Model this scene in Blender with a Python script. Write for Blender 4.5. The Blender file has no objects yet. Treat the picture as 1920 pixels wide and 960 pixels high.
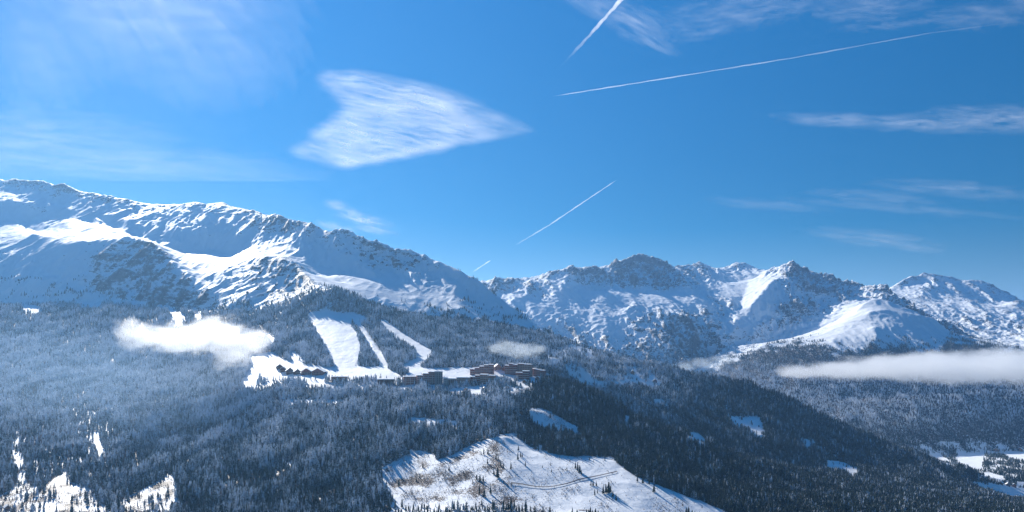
import bpy, bmesh, math, random
import numpy as np
from mathutils import Vector, Matrix
random.seed(7)
rng = np.random.default_rng(11)
sc = bpy.context.scene
COL = sc.collection

# ------------------------------------------------------------------ camera, sky, sun, exposure
F = 1279.0            # focal length in photo pixels (24 mm lens, photo 1920 wide)
VH = 640.0            # photo row of the eye level
cam = bpy.data.cameras.new('camera'); cam.lens = 24; cam.sensor_width = 36
cam.shift_y = (VH - 480) / 1920
cam.clip_start = 1; cam.clip_end = 120000
camo = bpy.data.objects.new('camera', cam); COL.objects.link(camo)
camo.location = (0, 0, 0); camo.rotation_euler = (math.radians(90), 0, 0)
sc.camera = camo

SUN_EL, SUN_AZ = 28.6, -32.0      # degrees; azimuth from +Y (the view), negative = left
EXPOSURE = 0.74
w = bpy.data.worlds.new('World'); sc.world = w; w.use_nodes = True
nt = w.node_tree; nt.nodes.clear()
out = nt.nodes.new('ShaderNodeOutputWorld'); bg = nt.nodes.new('ShaderNodeBackground')
sky = nt.nodes.new('ShaderNodeTexSky'); sky.sky_type = 'NISHITA'; sky.sun_disc = False
sky.sun_elevation = math.radians(SUN_EL); sky.sun_rotation = math.radians(SUN_AZ)
sky.altitude = 1500; sky.air_density = 1.0; sky.dust_density = 0.28; sky.ozone_density = 3.0
hsv = nt.nodes.new('ShaderNodeHueSaturation'); hsv.inputs['Saturation'].default_value = 1.65
bg.inputs['Strength'].default_value = 0.05
tcw = nt.nodes.new('ShaderNodeTexCoord'); sxyz = nt.nodes.new('ShaderNodeSeparateXYZ'); mrw = nt.nodes.new('ShaderNodeMapRange')
mrw.inputs['From Min'].default_value = .05; mrw.inputs['From Max'].default_value = .45; mrw.inputs['To Min'].default_value = .61; mrw.inputs['To Max'].default_value = 1.32
vmw = nt.nodes.new('ShaderNodeVectorMath'); vmw.operation = 'SCALE'
nt.links.new(tcw.outputs['Generated'], sxyz.inputs[0]); nt.links.new(sxyz.outputs['Z'], mrw.inputs['Value'])
nt.links.new(sky.outputs[0], hsv.inputs['Color']); nt.links.new(hsv.outputs[0], vmw.inputs[0]); nt.links.new(mrw.outputs[0], vmw.inputs['Scale'])
nt.links.new(vmw.outputs[0], bg.inputs['Color'])
nt.links.new(bg.outputs[0], out.inputs['Surface'])
sun = bpy.data.lights.new('sun', 'SUN'); sun.energy = 5.0; sun.angle = math.radians(0.5); sun.color = (1, .95, .87)
suno = bpy.data.objects.new('sun', sun); COL.objects.link(suno)
el, az = math.radians(SUN_EL), math.radians(SUN_AZ)
SUNV = Vector((math.sin(az) * math.cos(el), math.cos(az) * math.cos(el), math.sin(el)))
suno.rotation_euler = (-SUNV).to_track_quat('-Z', 'Y').to_euler()
suno.location = SUNV * 3000
sc.view_settings.view_transform = 'Standard'; sc.view_settings.look = 'None'
sc.view_settings.exposure = EXPOSURE; sc.view_settings.gamma = 1
sc.cycles.max_bounces = 12; sc.cycles.diffuse_bounces = 2; sc.cycles.glossy_bounces = 1
sc.cycles.transparent_max_bounces = 8; sc.cycles.volume_bounces = 10
sc.cycles.use_denoising = True
sc.cycles.sample_clamp_indirect = 4

# ------------------------------------------------------------------ numpy helpers
def hash2(ix, iy, seed):
    h = (ix.astype(np.uint32) * np.uint32(374761393) + iy.astype(np.uint32) * np.uint32(668265263)
         + np.uint32(seed * 974711 + 17))
    h = (h ^ (h >> np.uint32(13))) * np.uint32(1274126177)
    h = h ^ (h >> np.uint32(16))
    return h
def perlin(x, y, seed=0):
    x0 = np.floor(x); y0 = np.floor(y); fx = x - x0; fy = y - y0
    ix = x0.astype(np.int64); iy = y0.astype(np.int64)
    u = fx * fx * fx * (fx * (fx * 6 - 15) + 10); v = fy * fy * fy * (fy * (fy * 6 - 15) + 10)
    def g(a, b, dx, dy):
        an = (hash2(a, b, seed) & np.uint32(0xffff)).astype(np.float32) * (2 * np.pi / 65536)
        return np.cos(an) * dx + np.sin(an) * dy
    n00 = g(ix, iy, fx, fy); n10 = g(ix + 1, iy, fx - 1, fy)
    n01 = g(ix, iy + 1, fx, fy - 1); n11 = g(ix + 1, iy + 1, fx - 1, fy - 1)
    return ((n00 * (1 - u) + n10 * u) * (1 - v) + (n01 * (1 - u) + n11 * u) * v) * 1.5
def fbm(x, y, oct=5, seed=0, gain=.5):
    a = 1; s = 0; tot = 0
    for o in range(oct):
        s = s + a * perlin(x, y, seed + o); tot += a
        x = x * 2.03 + 17.1; y = y * 2.03 - 9.7; a *= gain
    return s / tot
def ridged(x, y, oct=5, seed=0, gain=.5):
    a = 1; s = 0; tot = 0; wgt = 1
    for o in range(oct):
        n = 1 - np.abs(perlin(x, y, seed + o)) * 1.6
        n = n * n
        s = s + a * n * wgt; tot += a
        wgt = np.clip(n, 0, 1)
        x = x * 2.07 + 31.7; y = y * 2.07 + 11.3; a *= gain
    return s / tot - .45
def sstep(a, b, x):
    t = np.clip((x - a) / (b - a), 0, 1); return t * t * (3 - 2 * t)
def inpoly(poly, u, v):
    px = [p[0] for p in poly]; py = [p[1] for p in poly]
    bb = (u >= min(px)) & (u <= max(px)) & (v >= min(py)) & (v <= max(py))
    res = np.zeros(u.shape, bool)
    uu = u[bb]; vv = v[bb]; r = np.zeros(uu.shape, bool)
    n = len(poly)
    for i in range(n):
        x1, y1 = poly[i]; x2, y2 = poly[(i + 1) % n]
        if y1 == y2: continue
        c = (y1 > vv) != (y2 > vv)
        r ^= c & (uu < (x2 - x1) * (vv - y1) / (y2 - y1) + x1)
    res[bb] = r
    return res
def blur(a, k, it=2):
    for _ in range(it):
        for ax in (0, 1):
            p = np.pad(a, [(k + 1, k) if i == ax else (0, 0) for i in (0, 1)], mode='edge')
            c = np.cumsum(p, axis=ax, dtype=np.float64)
            if ax == 0: a = (c[2 * k + 1:] - c[:-2 * k - 1]) / (2 * k + 1)
            else: a = (c[:, 2 * k + 1:] - c[:, :-2 * k - 1]) / (2 * k + 1)
    return a.astype(np.float32)

# ------------------------------------------------------------------ terrain: ridge, spur, gully and terrace lines surveyed from the photo
# each point: photo column, photo row, distance in km (blank = between its neighbours)
LINES = [
 # ---- left massif, skyline
 [(-300,325,4.5),(-60,330,4.35),(0,334,4.3),(15,337),(30,334),(45,338),(62,336),(80,338),(97,341),(105,343),(117,341),(130,349,4.05),(155,358),(178,361),(200,366),(235,371,3.8),(255,379,3.75),(280,382),(300,382),(350,381),(370,377,3.75),(385,383),(400,381),(418,377,3.78),(430,384),(450,389),(480,394,3.55),(500,403),(512,398),(545,410),(580,416,3.22),(590,424),(620,432),(630,429),(655,430,3.14),(665,435),(700,450,3.1),(745,457),(780,467,3.06),(810,480),(830,490),(850,500,2.92),(880,515),(900,526,2.82),(920,545,2.78),(960,575,2.7),(1000,603,2.64),(1045,628,2.58),(1085,655,2.5)],
 # its back
 [(-300,430,5.6),(0,430,5.5),(300,450,5.0),(500,480,4.8),(800,550,4.3),(900,600,4.0)],
 # ---- left massif, inside
 [(-200,350,4.2),(-60,352,4.16),(0,352,4.14),(13,353),(43,366),(63,359),(83,371),(100,380),(123,389,3.85)],
 [(-200,395,3.75),(0,400,3.70),(40,422,3.66),(100,410,3.68),(150,395,3.7),(200,400,3.6),(260,415,3.42)],
 [(50,421,3.72),(58,408),(67,398,3.78),(100,392,3.76),(133,390,3.74),(173,402,3.62),(190,412,3.5)],
 [(-200,372,3.88),(0,374,3.84),(60,381,3.82),(95,392,3.76)],
 [(-150,402,3.66),(0,411,3.66),(33,420),(73,436,3.48)],
 [(100,426,3.46),(113,415),(140,411,3.58),(167,413,3.56),(187,420),(200,425),(217,431),(233,441,3.24)],
 [(60,436,3.3),(100,445,3.24),(150,438,3.26)],
 [(25,456,3.24),(60,463,3.16),(120,452,3.14)],
 [(-100,447,3.32),(0,452,3.29),(50,442,3.34),(110,437,3.32),(180,436,3.28),(225,445,3.17)],
 [(187,412,3.58),(210,424,3.45),(235,433,3.34),(270,447,3.27),(300,457,3.22)],
 [(-100,462,3.22),(0,462,3.2),(40,468,3.14),(77,478,3.06),(133,454,3.1),(187,450,3.11),(240,443,3.12),(257,445,3.1),(290,453,3.06),(307,467,3.0),(320,483,2.94),(330,494,2.88),(347,514,2.8),(367,534,2.72),(400,551,2.62),(413,568,2.55)],
 [(-200,520,2.92),(0,520,2.9),(30,530,2.86),(67,520,2.88),(100,535,2.82),(135,545,2.78),(167,550,2.76),(267,569,2.7),(333,578,2.62),(400,580,2.55)],
 [(60,484,3.04),(75,505,2.95),(110,520,2.9),(150,533,2.83),(180,545,2.79)],
 [(303,461,3.16),(320,474,3.08),(333,492,3.0),(367,508,2.9),(400,533,2.74),(433,540,2.64)],
 [(395,402,3.53),(373,417,3.46),(353,430,3.38),(333,449,3.28),(307,458,3.2)],
 [(395,402,3.53),(405,392,3.63),(418,379,3.77)],
 [(395,402,3.53),(420,411,3.48),(450,421,3.42),(480,434,3.33),(520,452,3.15),(545,465,3.02)],
 [(327,472,3.2),(367,472,3.22),(397,472,3.22),(430,484,3.12),(460,468,3.12),(480,473,3.05)],
 [(340,470,3.22),(400,468,3.26),(440,478,3.16),(470,462,3.18)],
 [(345,495,2.95),(370,505,2.92),(400,502,2.93),(440,490,2.98),(470,480,3.0)],
 [(387,514,2.83),(433,503,2.86),(480,487,2.9)],
 [(480,484,2.9),(500,476,2.92),(517,483),(540,482),(557,497,2.75),(577,518,2.6),(590,533,2.46),(612,536,2.4)],
 [(450,520,2.72),(480,515,2.7),(510,525,2.65),(550,545,2.55),(480,545,2.55)],
 [(545,470,3.0),(600,495,2.93),(640,505,2.88),(700,508,2.85)],
 [(655,430,3.14),(690,445,3.12),(713,450,3.1),(687,458,3.08),(673,470,3.03),(653,487,2.95),(643,496,2.92)],
 [(727,453,3.13),(713,467,3.05),(706,478,3.0),(695,492,2.94)],
 [(700,462,3.11),(690,475,3.05),(680,490,2.98)],
 [(747,464,3.1),(737,480,3.02),(723,500,2.92),(713,514,2.86)],
 [(728,470,3.09),(720,482,3.03),(708,500,2.93)],
 [(785,470,3.06),(773,471,3.06),(777,484,3.0),(793,493,2.97),(810,504,2.93),(837,523,2.83),(850,540,2.75)],
 [(757,475,3.07),(748,490,3.0),(738,508,2.9)],
 [(810,504,2.93),(785,511,2.88),(768,518,2.84),(765,530,2.78)],
 [(777,484,3.0),(767,500,2.93),(758,513,2.87)],
 [(837,523,2.83),(820,533,2.78),(843,553,2.68),(857,568,2.58),(866,576,2.52)],
 [(830,512,2.9),(870,535,2.8),(900,570,2.68),(930,590,2.62)],
 [(580,516,2.78),(613,520,2.72),(640,530,2.68)],
 [(600,512,2.85),(623,521,2.8),(667,521,2.8),(703,521,2.8),(767,522,2.8)],
 [(615,513,2.82),(635,514,2.78),(660,517,2.75),(690,527,2.7),(700,535,2.66)],
 [(640,545,2.52),(680,553,2.52),(733,573,2.48),(793,592,2.45)],
 [(740,545,2.65),(790,560,2.6),(830,580,2.52)],
 [(690,577,2.45),(740,590,2.42),(800,600,2.42),(850,606,2.43)],
 [(870,560,2.66),(905,590,2.58),(960,612,2.52),(1010,628,2.5)],
 # ---- forest hill of the pistes and its long ridge to the right
 [(560,552,2.42),(590,545,2.4),(620,536,2.35),(645,545,2.35),(670,557,2.35),(720,577,2.35),(760,590,2.35),(850,602,2.4),(900,607,2.42),(960,616,2.44),(1020,627,2.44),(1090,650,2.43),(1150,668,2.42),(1250,690,2.44),(1310,701,2.47),(1400,716,2.5),(1480,746,2.5),(1560,786,2.48),(1640,821,2.46),(1730,853,2.45),(1800,876,2.42),(1840,891,2.38),(1900,926,2.3),(1960,952,2.2),(2120,1010,2.0)],
 [(576,588,2.24),(620,585,2.26),(680,590,2.25),(740,604,2.2),(800,632,2.08),(850,650,2.0),(950,665,1.97),(1040,670,1.97),(1100,690,1.95)],
 [(480,580,2.42),(500,590,2.36),(520,612,2.2),(500,640,2.02),(482,660,1.9)],
 [(480,668,1.85),(560,682,1.77),(640,690,1.74),(720,691,1.73),(800,682,1.77),(860,691,1.72),(940,687,1.72),(1000,690,1.74),(1060,690,1.78)],
 [(470,722,1.66),(560,706,1.655),(640,714,1.61),(740,724,1.57),(850,724,1.56),(930,722,1.58),(1000,711,1.63),(1040,712,1.64)],
 [(620,736,1.52),(760,737,1.5),(880,741,1.47),(930,744,1.46),(980,728,1.54),(1034,712,1.63)],
 [(1100,760,1.85),(1170,790,1.83),(1250,810,1.83),(1340,845,1.83),(1440,870,1.87),(1520,890,1.90)],
 [(1200,730,2.06),(1300,760,2.12),(1400,790,2.15),(1500,822,2.18),(1600,856,2.2),(1700,885,2.22)],
 [(1368,781,2.2),(1427,784,2.2)],[(1370,809,2.02),(1430,813,2.02)],
 [(1548,861,2.16),(1602,866,2.17)],[(1550,887,1.98),(1604,891,1.99)],
 # ---- near spur, its back and front
 [(1000,716,1.6),(1037,713,1.62),(1073,718,1.6),(1100,724),(1127,741),(1160,761,1.57),(1193,781),(1237,801,1.56),(1293,815),(1327,834),(1360,849,1.56),(1440,872,1.6),(1500,890,1.65)],
 [(1060,735,1.78),(1120,765,1.75),(1180,800,1.73),(1260,825,1.72),(1330,860,1.7)],
 [(990,768,1.36),(1030,775,1.4),(1090,800,1.38)],
 [(960,800,1.26),(1000,812,1.3),(1090,815,1.34)],
 [(930,816,1.2),(950,815,1.2),(975,835,1.19),(1000,846,1.18),(1050,856,1.17),(1100,859,1.17),(1150,861,1.17),(1175,881,1.13),(1200,896,1.11),(1260,921,1.08),(1330,951,1.05),(1380,968,1.04)],
 [(940,816,1.2),(938,850,1.13),(950,880,1.07),(1000,930,1.0),(1040,965,.95)],
 [(850,840,1.18),(790,868,1.12),(770,900,1.06),(790,960,.95)],
 [(730,870,1.1),(740,900,1.06),(735,960,.94)],
 [(930,816,1.2),(880,835,1.19),(840,852,1.16),(800,850,1.17),(760,855,1.15)],
 [(900,960,.94),(1000,965,.94),(1100,965,.95),(1300,968,1.0)],
 [(1200,940,1.02),(1180,905,1.08),(1100,905,1.07),(1000,912,1.03)],
 [(1400,960,1.1),(1600,960,1.2),(1750,960,1.35),(1920,962,1.5),(2120,975,1.6)],
 [(1300,900,1.3),(1500,925,1.4),(1700,930,1.7),(1840,935,1.9),(1920,942,2.05)],
 # ---- centre and left forest
 [(470,782,1.4),(640,772,1.39),(800,776,1.34),(930,776,1.32)],
 [(400,860,1.18),(600,860,1.14),(720,855,1.14),(820,828,1.22),(930,808,1.25)],
 [(335,960,1.0),(500,962,.95),(650,962,.93),(740,962,.92)],
 [(-300,562,2.8),(0,572,2.75),(100,566,2.74),(190,564,2.72),(267,575,2.62),(333,584,2.54),(413,585,2.47),(470,583,2.43)],
 [(-300,640,2.3),(0,640,2.3),(150,635,2.3),(300,640,2.2),(420,640,2.1)],
 [(-300,700,1.98),(0,695,1.98),(200,692,1.98),(330,690,1.92),(430,690,1.84),(470,690,1.78)],
 [(-200,780,1.6),(0,770,1.6),(150,765,1.6),(300,760,1.58),(400,760,1.52)],
 [(-200,860,1.25),(0,860,1.25),(40,850,1.28),(150,840,1.3),(250,850,1.27)],
 [(430,690,1.84),(380,740,1.62),(350,790,1.46),(310,840,1.32),(285,880,1.2),(240,905,1.14),(205,925,1.1)],
 [(32,760,1.64),(28,830,1.36),(45,890,1.16),(60,910,1.12)],
 [(-100,950,.99),(0,935,1.04),(60,912,1.1),(115,880,1.16)],
 [(20,965,.93),(55,935,1.0),(85,908,1.07),(118,890,1.13),(150,917,1.06),(190,957,.96)],
 [(165,890,1.15),(190,918,1.09),(215,950,1.01)],
 [(225,950,1.0),(260,915,1.08),(320,893,1.14)],
 # ---- valley floor on the right, forested flank above it, domed crest
 [(1000,690,3.3),(1100,745,3.3),(1200,770,3.2),(1300,800,3.15),(1400,815,3.15)],
 [(1400,830,3.0),(1600,850,3.0),(1740,860,3.08),(1800,852,3.3),(1860,847,3.38),(1920,846,3.4),(2120,846,3.4)],
 [(1700,870,2.9),(1780,878,2.85),(1850,896,2.7),(1920,905,2.58),(2120,905,2.58)],
 [(1850,940,2.3),(1920,932,2.36),(2120,930,2.38)],
 [(1400,760,3.5),(1500,738,3.68),(1600,745,3.7),(1700,740,3.75),(1800,740,3.75),(1920,735,3.8),(2120,730,3.8)],
 [(1240,730,3.85),(1280,716,3.95),(1310,697,4.15),(1340,682,4.25),(1400,659,4.4),(1431,645),(1494,634,4.55),(1531,627,4.6),(1560,612),(1587,598,4.75),(1600,589),(1616,568,4.92),(1631,560),(1647,557,5.0),(1666,562),(1697,574),(1728,587,4.85),(1753,599),(1775,617,4.7),(1800,629),(1837,634,4.6),(1869,639),(1900,648,4.45),(1920,654,4.4),(2120,690,4.2)],
 [(1628,583,4.72),(1656,581,4.76),(1681,583,4.76),(1720,590,4.72)],
 [(1672,585,4.74),(1680,607,4.55),(1672,628,4.4)],
 [(1587,599,4.72),(1577,620,4.5),(1560,640,4.3)],
 [(1640,610,4.45),(1640,640,4.25)],
 [(1720,610,4.6),(1730,640,4.35)],
 # behind that crest
 [(1300,703,4.4),(1360,674,4.75),(1400,661,4.85),(1431,648,4.9),(1525,622,5.0),(1575,597,5.05),(1612,567,5.12),(1660,572,5.12),(1725,600,5.05),(1800,640,4.92),(1920,665,4.75),(2120,700,4.6)],
 # ---- right rocky range, skyline
 [(860,545,5.3),(885,537,5.4),(905,528,5.5),(914,523),(936,517),(964,520),(989,525),(1014,528),(1020,520),(1030,512),(1049,507),(1064,496,5.8),(1075,494),(1082,500),(1099,499),(1117,495),(1130,501),(1139,503,6.1),(1146,489),(1161,484),(1180,478),(1199,471,6.5),(1214,478),(1233,481),(1252,491),(1263,501,6.7),(1283,495),(1296,492),(1313,486,7.0),(1327,494),(1336,504),(1358,500),(1374,491),(1386,489),(1400,492,7.0),(1419,504),(1447,504,6.5),(1462,496),(1484,487,6.2),(1503,495),(1525,509),(1541,515),(1569,520),(1587,522),(1600,528,5.9),(1619,537),(1631,531),(1644,532),(1659,529,5.7),(1678,548),(1700,564),(1725,581,5.35),(1753,595),(1775,611,5.1),(1803,626),(1837,634,4.9),(1900,660,4.7)],
 [(860,600,8.0),(1000,600,8.5),(1200,560,9.0),(1400,560,9.0),(1550,580,8.0)],
 # base of its front
 [(850,570,4.4),(930,625,4.3),(1000,662,4.1),(1100,705,3.9),(1200,705,3.95),(1280,708,4.0)],
 [(914,523,5.52),(925,535,5.4),(928,550,5.2)],
 [(960,560,5.0),(1000,600,4.6),(1010,620,4.4)],
 [(1064,496,5.8),(1062,520,5.55),(1058,540,5.3),(1050,552,5.2),(1058,570,5.0),(1052,592,4.75),(1040,605,4.6),(1075,630,4.4),(1130,668,4.1)],
 [(1052,592,4.75),(1025,607,4.55)],
 [(1085,540,5.5),(1100,580,5.0),(1105,600,4.75)],
 [(1145,545,5.45),(1125,570,5.1),(1115,590,4.85),(1097,607,4.65)],
 [(1145,545,5.45),(1152,568,5.2),(1192,575,5.15),(1225,573,5.15),(1262,580,5.0),(1300,590,4.9)],
 [(1152,568,5.2),(1160,595,4.85),(1175,620,4.6),(1165,650,4.3)],
 [(1225,573,5.15),(1240,600,4.8),(1262,640,4.4),(1280,670,4.2)],
 [(1110,545,5.6),(1150,535,5.75),(1200,548,5.75),(1260,545,5.85),(1300,552,5.7),(1330,565,5.5)],
 [(1199,471,6.5),(1190,500,6.2),(1180,530,5.85)],
 [(1146,489,6.15),(1150,510,5.95),(1142,528,5.75)],
 [(1233,481,6.55),(1240,510,6.25),(1228,532,5.9)],
 [(1313,486,7.0),(1318,505,6.7),(1335,530,6.3),(1350,545,6.0),(1390,555,5.8)],
 [(1300,520,6.4),(1330,520,6.5),(1370,530,6.5),(1400,525,6.5),(1420,520,6.5)],
 [(1310,555,5.75),(1345,548,5.95),(1370,556,5.7),(1385,572,5.5)],
 [(1405,520,6.55),(1398,545,6.0),(1378,590,5.3),(1348,650,4.6)],
 [(1484,487,6.2),(1478,516,5.95),(1464,543,5.65),(1442,583,5.3),(1414,620,4.95),(1385,650,4.7)],
 [(1478,516,5.95),(1450,520,5.85),(1432,545,5.6),(1408,570,5.35)],
 [(1432,545,5.6),(1425,575,5.35)],
 [(1503,497,6.15),(1510,530,5.85),(1515,560,5.5),(1500,600,5.15)],
 [(1541,516,6.05),(1535,545,5.75),(1540,575,5.4),(1555,590,5.25)],
 [(1520,520,6.0),(1528,570,5.4)],
 [(1580,524,5.95),(1600,555,5.55)],
 [(1330,600,5.0),(1350,625,4.7),(1340,660,4.4)],
 [(1380,590,5.25),(1370,620,4.9),(1350,665,4.5)],
 # ---- far right peaks
 [(1640,556,7.4),(1681,530,7.7),(1697,521),(1716,515),(1736,509,8.0),(1756,513),(1787,517),(1806,525),(1825,523),(1844,523,8.0),(1862,532),(1881,543),(1903,556,7.9),(1920,562),(2000,590,7.8),(2120,610,7.7)],
 [(1640,570,6.8),(1720,585,6.4),(1800,627,5.8),(1880,645,5.4),(1920,655,5.2),(2120,695,5.0)],
 [(1736,509,8.0),(1742,530,7.7),(1725,550,7.3),(1712,565,6.9)],
 [(1700,535,7.7),(1705,550,7.3),(1690,560,7.0)],
 [(1790,520,8.0),(1780,530,7.7),(1770,560,7.2),(1752,580,6.6)],
 [(1780,530,7.7),(1790,555,7.3),(1810,575,6.9),(1830,590,6.5),(1825,620,6.0)],
 [(1844,523,8.0),(1835,540,7.7),(1850,560,7.4),(1870,575,7.2)],
 [(1870,577,7.2),(1890,568,7.2),(1910,560,7.2),(1960,575,7.1),(2100,620,7.0)],
 [(1910,560,7.2),(1900,585,6.8),(1880,610,6.2),(1860,635,5.7)],
 [(1815,560,7.2),(1840,570,7.0),(1855,585,6.7),(1870,600,6.4)],
 [(1950,580,7.0),(1940,610,6.4),(1915,640,5.6)],
 [(1600,620,10.0),(1750,610,10.5),(2000,640,10.5)],
]
QUALITY = 1.0
NS, NT = int(1080 * QUALITY), int(1180 * QUALITY)
S0, S1 = -.90, .90
D0, D1 = 800.0, 11000.0
sv = np.linspace(S0, S1, NS).astype(np.float32)
tv = np.linspace(math.log(D0), math.log(D1), NT); DV = np.exp(tv).astype(np.float32)
def saw(u, s_):
    u = np.asarray(u, float); return sum(a * (1 - np.abs(perlin(u / l, u * 0 + 3.7 * s_, 700 + s_ + k)) * 2.2) for k, (l, a) in enumerate(((23, .5), (11, .35), (5.5, .25))))
JAG = {(-300, 325): 4.6, (860, 545): 6.0, (1640, 556): 5.0}
def rasterise(lines):
    acc = np.zeros((NT, NS)); cnt = np.zeros((NT, NS))
    for L in lines:
        pts = [list(p) + [None] * (3 - len(p)) for p in L]
        ks = [i for i, p in enumerate(pts) if p[2] is not None]
        for i, p in enumerate(pts):
            if p[2] is None:
                a = max(k for k in ks if k < i); b = min(k for k in ks if k > i)
                f = (p[0] - pts[a][0]) / (pts[b][0] - pts[a][0]) if pts[b][0] != pts[a][0] else .5
                p[2] = pts[a][2] + (pts[b][2] - pts[a][2]) * f
        for p, q in zip(pts[:-1], pts[1:]):
            si = [((p_[0] - 960) / F - S0) / (S1 - S0) * (NS - 1) for p_ in (p, q)]
            ti = [(math.log(p_[2] * 1000) - tv[0]) / (tv[-1] - tv[0]) * (NT - 1) for p_ in (p, q)]
            n = int(max(abs(si[1] - si[0]), abs(ti[1] - ti[0])) * 1.5) + 2
            k = np.linspace(0, 1, n)
            a = si[0] + (si[1] - si[0]) * k; b = ti[0] + (ti[1] - ti[0]) * k
            d = np.exp(tv[0] + b / (NT - 1) * (tv[-1] - tv[0]))
            vv = p[1] + (q[1] - p[1]) * k
            if tuple(L[0][:2]) in JAG:
                uu = p[0] + (q[0] - p[0]) * k; vv = vv - (saw(uu, 1) - .35) * JAG[tuple(L[0][:2])]
            z = d * (VH - vv) / F
            ia = np.rint(a).astype(int); ib = np.rint(b).astype(int)
            ok = (ia >= 0) & (ia < NS) & (ib >= 0) & (ib < NT)
            np.add.at(acc, (ib[ok], ia[ok]), z[ok]); np.add.at(cnt, (ib[ok], ia[ok]), 1)
    return acc, cnt
RANGE_AT = [k for k, L in enumerate(LINES) if L[0][:2] == (860, 545)][0]
def steepen(p):        # the rocky range stands steeper than first paced out
    if len(p) < 3 or p[2] is None or p[0] > 1600 or p[2] > 7.5: return p
    pv = float(np.interp(p[0], [1250, 1430], [3.95, 4.9])); k = float(np.interp(p[0], [1400, 1600], [.86, 1]))
    return (p[0], p[1], pv + (p[2] - pv) * k) if p[2] > pv else p
LINES = [L if k < RANGE_AT else [steepen(p) for p in L] for k, L in enumerate(LINES)]
acc, cnt = rasterise(LINES)
# membrane stretched over the surveyed lines (coarse to fine)
wx = 1 / ((S1 - S0) / (NS - 1)) ** 2; wy = 1 / ((tv[-1] - tv[0]) / (NT - 1)) ** 2
wx, wy = wx / (2 * (wx + wy)), wy / (2 * (wx + wy))
pyr = [(acc, cnt)]
while min(pyr[-1][0].shape) > 20:
    a, c = pyr[-1]
    h, w_ = (a.shape[0] + 1) // 2, (a.shape[1] + 1) // 2
    a2 = np.zeros((h * 2, w_ * 2)); c2 = np.zeros_like(a2); a2[:a.shape[0], :a.shape[1]] = a; c2[:a.shape[0], :a.shape[1]] = c
    pyr.append((a2.reshape(h, 2, w_, 2).sum((1, 3)), c2.reshape(h, 2, w_, 2).sum((1, 3))))
Z = None
for a, c in reversed(pyr):
    m = c > 0; val = np.where(m, a / np.maximum(c, 1), 0).astype(np.float32)
    if Z is None: Z = np.full(a.shape, val[m].mean(), np.float32)
    else:
        r = np.clip((np.arange(a.shape[0]) / 2 - .25), 0, Z.shape[0] - 1); q = np.clip((np.arange(a.shape[1]) / 2 - .25), 0, Z.shape[1] - 1)
        r0 = r.astype(int); q0 = q.astype(int); r1 = np.minimum(r0 + 1, Z.shape[0] - 1); q1 = np.minimum(q0 + 1, Z.shape[1] - 1)
        fr = (r - r0)[:, None]; fq = (q - q0)[None]
        Z = ((Z[r0][:, q0] * (1 - fq) + Z[r0][:, q1] * fq) * (1 - fr) + (Z[r1][:, q0] * (1 - fq) + Z[r1][:, q1] * fq) * fr).astype(np.float32)
    Z = np.where(m, val, Z)
    for k in range(160 if a.size < 100000 else 50):
        P = np.pad(Z, 1, mode='edge')
        Z = np.where(m, val, wx * (P[1:-1, :-2] + P[1:-1, 2:]) + wy * (P[:-2, 1:-1] + P[2:, 1:-1]))
Z = blur(Z.astype(np.float32), 1, 2)
SS, DD = np.meshgrid(sv, DV); XX = SS * DD
UU = 960 + F * SS
VV0 = VH - F * Z / DD

# ------------------------------------------------------------------ zones
def interp(pts, u): return np.interp(u, [p[0] for p in pts], [p[1] for p in pts])
dB = interp([(-300, 2.78), (0, 2.74), (190, 2.71), (333, 2.53), (480, 2.42), (620, 2.36), (850, 2.42), (1020, 2.45), (1090, 2.44), (1250, 2.46), (1400, 2.52), (1480, 2.52), (1640, 2.48), (1730, 2.47), (1800, 2.44), (1840, 2.40), (1900, 2.32), (1960, 2.22), (2120, 2.02)], UU) * 1000
dG = interp([(1240, 3.9), (1310, 4.2), (1400, 4.45), (1531, 4.65), (1647, 5.05), (1753, 4.85), (1837, 4.65), (1920, 4.45), (2120, 4.25)], UU) * 1000
dM = interp([(-300, 5.3), (850, 4.6), (930, 4.2), (1010, 3.6), (1300, 3.0)], UU) * 1000
HILL, MASSIF, FLANK, RANGE, VALLEY = 0, 1, 2, 3, 4
zone = np.full(Z.shape, RANGE, np.int8)
zone[(DD < dG) & (UU > 1240)] = FLANK
zone[(DD < dM) & (UU <= 1300)] = MASSIF
zone[DD < dB] = HILL
valley = (UU > 1690) & (DD > dB) & (DD < 3430) | (UU > 1780) & (DD > 2150) & (VV0 > 840) & (Z < -500)
zone[valley & (Z < -490)] = VALLEY
FAR = zone == RANGE
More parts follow.
